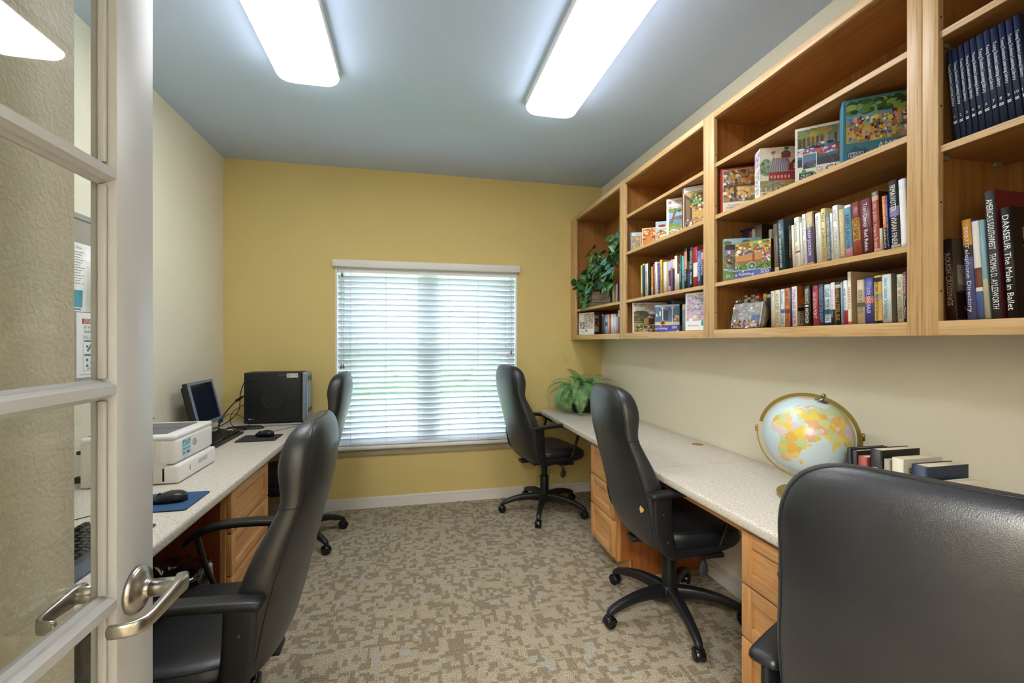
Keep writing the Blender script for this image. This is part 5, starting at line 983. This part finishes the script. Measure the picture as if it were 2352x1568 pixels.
# ------------------------------------------------------------------ keyboards
def keyboard(label,x,y,rz,front):
    t=thing('keyboard',label,'keyboard',(x,y,.7585),rz,'black keyboards'); L,D=.225,.078
    b=MB(); b.loft([[(-L,-D,0),(L,-D,0),(L,D,0),(-L,D,0)],[(-L,-D,.012),(L,-D,.012),(L,D,.024),(-L,D,.024)]],smooth=False); b.build('case',BLACK if not front else DKGREY,t)
    b=MB()
    for r in range(6):
        yy=D-.018-.0205*r-(.006 if r>0 else 0); n=15 if r else 13; zz=.024-.012*(D-yy)/(2*D)
        x0=-L+.010
        for k in range(22):
            if r==5 and 3<=k<=8:
                if k==3: w0,w1=x0+.019*3,x0+.019*9-.003
                else: continue
            else: w0=x0+.0193*k+(.006 if k>14 else 0)+(.006 if k>17 else 0); w1=w0+.0162
            if w1>L-.006: continue
            if r==0 and k in (1,6,11): continue
            rings=[[(w0,yy-.0085,zz-.002),(w1,yy-.0085,zz-.002),(w1,yy+.0085,zz-.001),(w0,yy+.0085,zz-.001)],[(w0+.0022,yy-.006,zz+.0075),(w1-.0022,yy-.006,zz+.0075),(w1-.0022,yy+.0065,zz+.0085),(w0+.0022,yy+.0065,zz+.0085)]]
            b.loft(rings,smooth=False)
    b.build('keys',BLACKG if not front else BLACK,t)
    if front: b=MB(); b.loft([[(-L,-D-.045,0),(L,-D-.045,0),(L,-D-.001,0),(-L,-D-.001,0)],[(-L,-D-.043,.006),(L,-D-.043,.006),(L,-D-.001,.012),(-L,-D-.001,.012)]],smooth=False); b.build('palm_rest',pbr('palm_rest_blue_grey','3f4f63',.4),t)
    return t
keyboard('black keyboard with a palm rest, seen through the door glass',-.925,1.44,R(90),True)
keyboard('black keyboard beyond the printer in front of the sideways monitor',-1.135,2.99,R(90),False)
# ------------------------------------------------------------------ mice and pads
def pad(label,x,y,w,dp,mat):
    t=thing('mouse_pad',label,'mouse pad',(x,y,.7585),0,'mouse pads'); b=MB()
    def rr(ax,ay,z,r=.012):
        o=[]
        for cx,cy,a0 in ((ax-r,ay-r,0),(-ax+r,ay-r,90),(-ax+r,-ay+r,180),(ax-r,-ay+r,270)):
            for i in range(5): a=R(a0+22.5*i); o.append((cx+r*math.cos(a),cy+r*math.sin(a),z))
        return o
    b.loft([rr(w/2,dp/2,.0003),rr(w/2,dp/2,.0042)],BLACK,smooth=False); b.loft([rr(w/2-.0004,dp/2-.0004,.0043),rr(w/2-.0006,dp/2-.0006,.0050)],mat,smooth=False); b.build('mat',None,t); return t
p=pad('blue mouse pad on the near end of the left countertop',-.895,1.89,.245,.205,BLUEM)
A=Art(.05,.006,(.03,.075,.0052),(0,1,0),(-1,0,0),(0,0,1)); 
for k in range(7): A.r(.14*k,.1,.14*k+.09,.8,'b9d0e4')
A.build('maker_mark',p,None,.0)
pad('charcoal mouse pad in front of the computer tower',-.905,3.02,.22,.19,CHARC)
def mouse(label,x,y,rz,top,cord):
    t=thing('computer_mouse',label,'computer mouse',(x,y,.7638),rz,'computer mice')
    b=MB(); rings=[]
    for i in range(13):
        s_=-1+2*i/12; x_=s_*.057; w=.031*(1-abs(s_)**3.2)**.5*(1-.10*s_)+.0005; hh=(.036*(1-((s_+.18)/1.25)**2)**.8 if abs((s_+.18)/1.25)<1 else .002)*(1-max(0,abs(s_)-.8)*1.5)+.003
        rings.append([(x_,w*sgp(math.cos(q),.8),max(.0,hh*.5+hh*.5*sgp(math.sin(q),.7))) for q in [2*math.pi*j/18 for j in range(18)]])
    b.loft(rings); o=b.build('shell',top,t)
    b=MB(); b.tube([(.012,0,.0345),(.03,0,.0315),(.05,0,.018)],.0012,n=6); b.lathe([(.0001,-.003),(.008,-.003),(.008,.003),(.0001,.003)],n=16,axis='y',M=Matrix.Translation((.030,0,.027))); b.build('scroll_wheel',BLACKG,t)
    Mi=Matrix.Translation((x,y,.7638))@Matrix.Rotation(rz,4,'Z'); Mi.invert()
    b=MB(); b.tube([Mi@Vector(p) for p in cord],.0016,n=6); b.build('cord',BLACK,t)
    return t
mouse('black computer mouse on the blue mouse pad',-.865,1.885,R(188),pbr('mouse_dark','26272b',.35),[(-.922,1.878,.772),(-.96,1.87,.7615),(-1.06,1.80,.7605),(-1.2,1.66,.7605),(-1.34,1.5,.7605)])
mouse('black and silver computer mouse on the charcoal mouse pad',-.885,3.05,R(170),pbr('mouse_black','1a1a1d',.22),[(-.94,3.06,.775),(-.93,3.18,.7612),(-.84,3.30,.761),(-.74,3.36,.775),(-.70,3.42,.766),(-.80,3.46,.7612),(-.97,3.44,.7612),(-1.1,3.40,.7612)])
for o in [o for o in C.objects if o.get('label','').startswith('black and silver')]:
    b=MB(); rings=[]
    for i in range(7):
        x_=.012+.043*i/6; rings.append([(x_,yy,.0375-.026*((x_-.0)/.056)**2.2) for yy in (-.024+.0015*i,-.012,0,.012,.024-.0015*i)])
    b.loft(rings,closed=False,cap=False); b.build('silver_buttons',SILVER,o)
# ------------------------------------------------------------------ cables
def curve(P,k=6): return smooth_path([tuple(p) for p in P],k)
def cable(label,P,r=.0035):
    b=MB(); b.tube(curve(P),r,n=7); tag(b.build('cable',BLACK),label,'cable','computer cables on the left countertop')
Z=.7585
cable('thin black cable arching from the tower top down to the desk',[(-1.168,3.68,1.09),(-1.20,3.68,1.06),(-1.225,3.66,.97),(-1.22,3.62,.86),(-1.25,3.56,.80),(-1.30,3.50,.7625),(-1.31,3.42,.7625)])
cable('black video cable with a thick bead hanging from the tower side',[(-1.168,3.65,.965),(-1.20,3.64,.95),(-1.24,3.58,.91),(-1.275,3.50,.84),(-1.285,3.44,.78),(-1.26,3.38,.764),(-1.18,3.34,.764)],.0045)
b=MB(); b.tube([(-1.205,3.635,.947),(-1.232,3.596,.922)],.0095,n=10); bd=b.build('ferrite_bead',BLACK); bd.parent=[o for o in C.objects if o.get('label','').startswith('black video cable')][0]
cable('thin looping keyboard cable below the tower back edge',[(-1.168,3.62,.90),(-1.19,3.60,.89),(-1.235,3.54,.85),(-1.23,3.48,.80),(-1.19,3.44,.764),(-1.12,3.40,.7615),(-1.08,3.33,.7615),(-1.16,3.28,.7615)],.0025)
cable('coiled black cable bundle lying on the desk behind the charcoal mouse pad',[(-1.21,3.37,.765),(-1.12,3.40,.767),(-1.02,3.40,.767),(-.985,3.365,.766),(-1.02,3.335,.765),(-1.12,3.335,.765),(-1.20,3.345,.765),(-1.19,3.375,.773),(-1.08,3.39,.775),(-1.0,3.375,.774),(-1.03,3.345,.773),(-1.14,3.325,.773)],.0038)
cable('thin black cable in a wide arc behind the monitor stand',[(-1.27,3.40,.775),(-1.26,3.46,.83),(-1.22,3.50,.845),(-1.16,3.50,.82),(-1.10,3.46,.766),(-1.06,3.42,.7615)],.0022)
b=MB(); b.box(-.03,.03,-.012,.012,0,.022,bev=.003); o=b.build('power_adapter',pbr('adapter_white','dcdad4',.5)); o.location=(-1.16,3.235,.759); o.rotation_euler=(0,0,R(60)); tag(o,'small white plug adapter among the cables near the monitor','adapter')
# ------------------------------------------------------------------ waste bin
t=thing('waste_bin','black waste bin with a clear crumpled liner under the left countertop','waste bin',(-.925,2.0,0))
b=MB(); b.lathe([(.0001,.002),(.105,.002),(.108,.01),(.128,.395),(.132,.40),(.132,.405),(.125,.405),(.104,.012),(.0001,.010)],n=36); b.build('bucket',BLACK,t)
rb=random.Random(9); b=MB(); rings=[]
for z,r in ((.28,.137),(.34,.139),(.40,.141),(.440,.137),(.462,.125),(.455,.112),(.40,.108),(.30,.10)):
    rings.append([((r+rb.uniform(-.012,.012))*math.cos(2*math.pi*i/40),(r+rb.uniform(-.012,.012))*math.sin(2*math.pi*i/40),z+rb.uniform(-.014,.014)) for i in range(40)])
b.loft(rings,cap=False); b.build('liner',FILM,t)
# ------------------------------------------------------------------ plants
def lim(p,x1,y1): return Vector((min(p.x,x1),min(p.y,y1),max(p.z,.003)))
t=thing('potted_fern','green fern in a dark wicker pot on the far right countertop','potted plant',(1.40,3.575,.7585)); bx_,by_=1.675-1.40,3.82-3.575
b=MB(); b.lathe([(.0001,.001),(.085,.001),(.10,.05),(.112,.125),(.116,.13),(.108,.13),(.10,.115),(.0001,.112)],n=32); pt=b.build('wicker_pot',WICK,t)
b=MB()
for k in range(9): b.tube([((.090+.0028*k)*math.cos(2*math.pi*i/36),(.090+.0028*k)*math.sin(2*math.pi*i/36),.012+.0135*k+.003*(-1)**i) for i in range(36)],.0042,n=5,closed=True)
b.build('weave',pbr('wicker_strand','3a332d',.6),pt); pt.scale=(.8,.8,.78)
rf=random.Random(21)
def frond(ph,L,e,droop,wd):
    n=30; p=Vector((.02*math.cos(ph),.02*math.sin(ph),.115)); el=e; P=[p.copy()]
    for i in range(n):
        st=L/n; p=p+Vector((math.cos(ph)*math.cos(el),math.sin(ph)*math.cos(el),math.sin(el)))*st; p.z=max(p.z,.006); P.append(lim(p,bx_-.01,by_-.01)); el-=droop/n*(1+1.2*i/n)
    b=MB(); b.tube(P,[.0022-.0016*i/n for i in range(n+1)],n=5)
    for i in range(3,n+1):
        s_=i/n; tdir=(P[i]-P[i-1]); 
        if tdir.length<1e-5: continue
        tdir.normalize(); sd=Vector((-math.sin(ph),math.cos(ph),0)); up=sd.cross(tdir)*-1
        w=wd*(math.sin(math.pi*min(1,.18+.80*s_))**.7)*(1.05 if s_<.8 else (1-s_)*4+.25)
        for q in (-1,1):
            for h_ in (0,.5):
                c=P[i]-tdir*(L/n)*h_; a=(sd*q+tdir*.35).normalized(); hw=L/n*.15
                tip=lim(c+a*w-Vector((0,0,1))*w*.18,bx_,by_); mid=lim(c+a*w*.55+Vector((0,0,1))*w*.05,bx_,by_); b.poly([c-tdir*hw*.6,lim(mid-tdir*hw,bx_,by_),tip,lim(mid+tdir*hw,bx_,by_),c+tdir*hw*.6])
    b.recalc=False; return b.build('frond',FERN,t)
for k in range(92):
    ph=2*math.pi*k*.381966; tier=k%3
    L=rf.uniform(.34,.52) if tier else rf.uniform(.30,.44); 
    if math.cos(ph)>.4 or math.sin(ph)>.4: L*=.85
    frond(ph,L,R(rf.uniform(52,84)) if tier else R(rf.uniform(72,88)),R(rf.uniform(110,185)) if tier else R(rf.uniform(60,120)),rf.uniform(.042,.056))
# ivy and the stacked volumes it stands on
CREAM='e3d8c4'
def lying(k,az,L,label):
    a=R(az); o=thing('book',label,'book',(1.412,3.545-.006*k,1.6255+.046*k),math.atan2(math.cos(a),math.sin(a)),'cream volumes stacked under the ivy')
    b=MB(); b.box(0,L,0,.004+.13,0,.004); b.box(0,L,0,.134,.041,.045); b.box(0,L,0,.004,.004,.041); b.build('cover',pbr('cream_cloth',CREAM,.7),o)
    b=MB(); b.box(.004,L-.004,.005,.131,.0042,.0408); b.build('pages',PAGES,o)
    txt('spine_title',['the encyclopedia of life and history of','World Culture  history of','history of'][k],o,frame((L/2,-.0006,.022),(1,0,0),(0,0,1)),L*.62,.010,'4a4440')
lying(0,127,.225,'cream volume at the bottom of the stack under the ivy'); lying(1,129,.212,'cream volume in the middle of the stack under the ivy'); lying(2,126,.20,'cream volume on top of the stack under the ivy')
IV=Vector((1.53,3.40,1.7645)); t=thing('potted_ivy','trailing variegated ivy on stacked cream volumes in the corner bookcase','potted plant',IV)
b=MB(); b.lathe([(.0001,.001),(.05,.001),(.062,.09),(.064,.095),(.058,.095),(.055,.08),(.0001,.078)],n=28); b.build('planter',pbr('planter_cream','d8cdb8',.6),t)
ri=random.Random(4)
def leaf(b,p,d,n,s,m):
    d=d.normalized(); sd=d.cross(n).normalized(); n2=sd.cross(d)
    pts=[(0,0,0),(.16,.30,.05),(.42,.42,.06),(.72,.26,.02),(1,0,-.12),(.72,-.26,.02),(.42,-.42,.06),(.16,-.30,.05)]
    V=[b.bm.verts.new(p+(d*x+sd*y*.82+n2*z)*s) for x,y,z in pts]; c=b.bm.verts.new(p+(d*.45+n2*-.03)*s)
    for i in range(8): b.face([V[i],V[(i+1)%8],c],m,None,True)
    if m==IVY and ri.random()<.55:
        q=[b.bm.verts.new(p+(d*x+sd*y*.82+n2*(z+.012))*s) for x,y,z in ((.2,.0,.0),(.42,.13,.015),(.66,.06,.0),(.8,0,-.05),(.55,-.10,.0),(.35,-.06,.0))]; b.face(q,IVYV)
XLo,XHi,YLo,YHi=1.375,1.665,2.84,3.68
def vine(P,n,s):
    b=MB(); b.recalc=False; C_=curve(P,5); C_=[Vector(p)-IV for p in C_]; b.tube(C_,.0018,m=pbr('vine_stem','6a8a4a',.6),n=5)
    for k in range(n):
        f_=(k+ri.random())/n; p=C_[min(len(C_)-1,int(f_*len(C_)))]+Vector((ri.uniform(-.02,.02),ri.uniform(-.05,.05),ri.uniform(-.035,.035)))
        d=Vector((ri.uniform(-1,.2),ri.uniform(-.9,.9),ri.uniform(-1.1,.35))); nn=Vector((-1,ri.uniform(-.6,.3),ri.uniform(0,.8))).normalized(); sz=s*ri.uniform(.7,1.25)
        w=p+IV; w.x=min(max(w.x,XLo),XHi-.03); w.y=min(max(w.y,YLo+.03),YHi-.03); w.x=min(w.x,1.40) if w.z<1.79 else w.x; d.x=-abs(d.x) if w.z<1.80 else d.x; tip=w+d.normalized()*sz
        if tip.y>YHi: d.y=-abs(d.y)
        if tip.y<YLo: d.y=abs(d.y)
        if tip.x>XHi: d.x=-abs(d.x)
        leaf(b,w-IV,d,nn,sz*1.12,IVYT if ri.random()<.16 else IVY)
    return b.build('vine',None,t)
S0=(1.53,3.40,1.84)
VN=[([S0,(1.50,3.3,1.95),(1.46,3.15,2.03),(1.43,3.0,2.08),(1.42,2.90,2.12)],20,.075),([S0,(1.49,3.25,1.93),(1.44,3.08,1.96),(1.42,2.93,1.97)],22,.075),([S0,(1.47,3.25,1.88),(1.42,3.1,1.88),(1.40,2.95,1.86)],22,.08),
 ([S0,(1.48,3.42,1.93),(1.43,3.42,1.92),(1.41,3.45,1.87)],18,.075),([S0,(1.48,3.45,1.87),(1.42,3.52,1.82),(1.40,3.58,1.74)],20,.08),([S0,(1.46,3.48,1.86),(1.41,3.60,1.84),(1.40,3.64,1.80)],15,.08),
 ([S0,(1.45,3.36,1.86),(1.40,3.34,1.78),(1.39,3.36,1.69)],18,.07),([S0,(1.45,3.42,1.84),(1.395,3.46,1.74),(1.39,3.46,1.68)],16,.065),([S0,(1.46,3.2,1.84),(1.41,3.06,1.78),(1.40,3.0,1.72)],18,.07),
 ([S0,(1.52,3.45,2.0),(1.48,3.5,2.06),(1.46,3.46,2.10)],12,.07),([S0,(1.47,3.30,1.92),(1.42,3.22,1.90),(1.40,3.2,1.84)],20,.085),([S0,(1.50,3.2,1.98),(1.46,3.02,2.01),(1.44,2.9,2.02)],14,.075)]
for v in VN: vine(v[0],int(v[1]*1.7),v[2])
# bagged puzzle pieces on the wide bay's bottom shelf
t=thing('puzzle_bag','clear plastic bag with a jigsaw puzzle, crinkled and shiny','bag',(1.415,1.690,1.4075),R(-87),None)
b=MB(); rings=[]; hw=.085; hh=.112
for i in range(9):
    v=i/8; z=v*hh; dd=.045*math.sin(math.pi*min(.98,v*.9+.1))**.6+.004; rings.append([(-hw*(1-.10*v),.0+.02*v,z),(0,-.004+.02*v,z),(hw*(1-.03*v),.0+.02*v,z),(hw*.9,dd*.8+.02*v,z),(0,dd+.02*v,z),(-hw*.85,dd*.8+.02*v,z)])
b.loft(rings,smooth=True); b.build('puzzle_pieces',pbr('dull_card','8d8678',.7,var=.3,vscale=60),t)
A=Art(.165,.108,(-.083,-.0055,.003),(1,0,0),(0,.18,.98),(0,-.98,.18)); A.r(0,0,1,1,'cfc9c4'); rows(A,90,0,1,0,.30,.04,.05,['c94f4a','5a7a4a','3a3430','e8e0d0','d98f4a','8a5a7a']); rows(A,40,0,.25,.3,.8,.05,.07,['8aa88a','c98a8a','b9b4c0']); rows(A,60,.2,.95,.35,.98,.07,.05,['e6e6ea','d8d8dc','c4c6cc','f4f4f6','b9bcc4']); A.r(.68,.25,.95,.5,'7f8fc4'); A.e(.72,.16,.14,.10,'d9a070'); A.e(.78,.10,.12,.07,'eeeae4'); A.build('picture_card',t,None,.0003)
b=MB(); rw=random.Random(2); rings=[]
for i in range(14):
    v=i/13; rings.append([])
    for j in range(19):
        x_=-hw+2*hw*j/18; rings[-1].append((x_*(1-.08*v),-.011+.022*v+rw.uniform(-.0035,.0035),.003+(hh+.012)*v+rw.uniform(-.002,.002)))
b.loft(rings,closed=False,cap=False,smooth=False); b.build('plastic_film',FILM,t)
# ------------------------------------------------------------------ bulletin board
t=thing('bulletin_board','grey fabric bulletin board on the left wall behind the door glass','bulletin board',(XL,1.95,1.12))
bx('board_panel',.001,.014,-.68,.68,.012,.755,CORK,t)
b=MB()
for q in ((-.70,-.68,0,.775),(.68,.70,0,.775),(-.68,.68,0,.014),(-.68,.68,.753,.775)): b.box(.001,.019,q[0],q[1],q[2],q[3])
b.build('board_frame',ALU,t)
o=thing('paper_notice','curled white notice with a teal block, upper sheet on the bulletin board','paper notice',(XL+.0145,2.137,1.478),0,'notices on the bulletin board')
def sheet(w,h,draw,curl,o):
    b=MB(); b.recalc=False; n=12
    def P(x,z,d=0): 
        c=curl*max(0,x-.55)**2*math.sin(math.pi*min(1,max(0,z)))*3; return Vector((.001+c+d,w*x-c*1.2,h*z))
    def quad(x0,z0,x1,z1,c,d):
        k=max(1,int((x1-x0)*n)); m_=max(1,int((z1-z0)*n))
        for i in range(k):
            for j in range(m_):
                xa,xb=x0+(x1-x0)*i/k,x0+(x1-x0)*(i+1)/k; za,zb=z0+(z1-z0)*j/m_,z0+(z1-z0)*(j+1)/m_
                b.face([b.bm.verts.new(P(xa,za,d)),b.bm.verts.new(P(xb,za,d)),b.bm.verts.new(P(xb,zb,d)),b.bm.verts.new(P(xa,zb,d))],None,hexc(c),True)
    draw(quad); return b.build('sheet',PRINT,o)
def dr1(q):
    q(0,0,1,1,'f4f4f2',0)
    for k in range(13): q(.10,.86-.038*k,.78-.05*(k%3),.868-.038*k,'7a7a80',.0004)
    q(.0,.06,.74,.31,'3a9ab4',.0004); q(.1,.02,.70,.045,'5a8aa0',.0006); q(.1,.10,.4,.108,'d8eef4',.0008)
sheet(.216,.292,dr1,.09,o); txt('lettering','Wellness Tips',o,frame((.004,.10,.272),(0,1,0),(0,0,1)),.11,.010,'5a5a60')
o=thing('paper_notice','white health poster with a red heading, lower sheet on the bulletin board','paper notice',(XL+.0145,2.262,1.194),0,'notices on the bulletin board')
def dr2(q):
    q(0,0,1,1,'f4f4f2',0); q(.16,.83,.92,.91,'b03a38',.0004); q(.19,.10,.93,.66,'8a94a4',.0004); q(.195,.105,.925,.655,'f4f4f2',.0006); q(.22,.55,.9,.58,'3a6f9a',.0008); q(.22,.33,.9,.36,'3a6f9a',.0008)
    for cx,cz in ((.3,.48),(.36,.45),(.32,.42),(.40,.49),(.30,.27),(.30,.18),(.42,.225),(.52,.27),(.52,.18)): q(cx-.03,cz-.02,cx+.03,cz+.02,'4a6a84',.0008)
    for k in range(5): q(.6,.51-.03*k,.86,.515-.03*k,'8a8a90',.0008); q(.3,.145-.012*k*.5,.8,.148-.012*k*.5,'9a9aa0',.0009)
    q(.1,.04,.8,.048,'8a8a90',.0004)
sheet(.216,.280,dr2,.0,o)
for s_,zz,L,H,c in (('STOP THE SPREAD',.243,.15,.016,'f4f4f4'),("IF YOU'RE SICK",.217,.14,.013,'3a3a44'),("WE'RE SORRY",.197,.125,.013,'3a3a44'),('FOLLOW THE RULES',.173,.14,.011,'3a3a44')): txt('lettering',s_,o,frame((.003,.045+L/2,zz),(0,1,0),(0,0,1)),L,H,c)
# ------------------------------------------------------------------ added hall fill light, world, camera
HL=thing('hall_fill_light','round fill light added in the unseen hall behind the doorway','ceiling light',(-.8,-1.25,ZC)); b=MB(); b.lathe([(.0001,-.09),(.30,-.08),(.42,-.05),(.45,-.012),(.45,-.0005),(.0001,-.0005)],n=32); b.build('diffuser',emat('hall_fill_diffuser',(1,.99,.97),13.5),HL)  # unseen lamp added as fill, mainly for the right wall
fit_text()
wd=bpy.data.worlds.new('sky'); S.world=wd; wd.use_nodes=True; nt=wd.node_tree; bg=nt.nodes['Background']; bg.inputs['Color'].default_value=(.80,.90,1,1); bg.inputs['Strength'].default_value=2.05
cd=bpy.data.cameras.new('camera'); co=bpy.data.objects.new('camera',cd); C.objects.link(co); co.location=(0,0,1.35); co.rotation_euler=(R(90),0,-.2189); cd.sensor_width=36; cd.lens=36*1036/2352; cd.clip_start=.02; S.camera=co
S.view_settings.view_transform='Standard'; S.view_settings.look='None'; S.view_settings.gamma=1; S.view_settings.use_curve_mapping=False; S.view_settings.exposure=2.5
cy=S.cycles; cy.use_denoising=True; cy.use_adaptive_sampling=True; cy.adaptive_threshold=.05; cy.adaptive_min_samples=16; cy.max_bounces=7; cy.diffuse_bounces=4; cy.glossy_bounces=3; cy.transparent_max_bounces=12; cy.sample_clamp_indirect=6; cy.caustics_reflective=False; cy.caustics_refractive=False
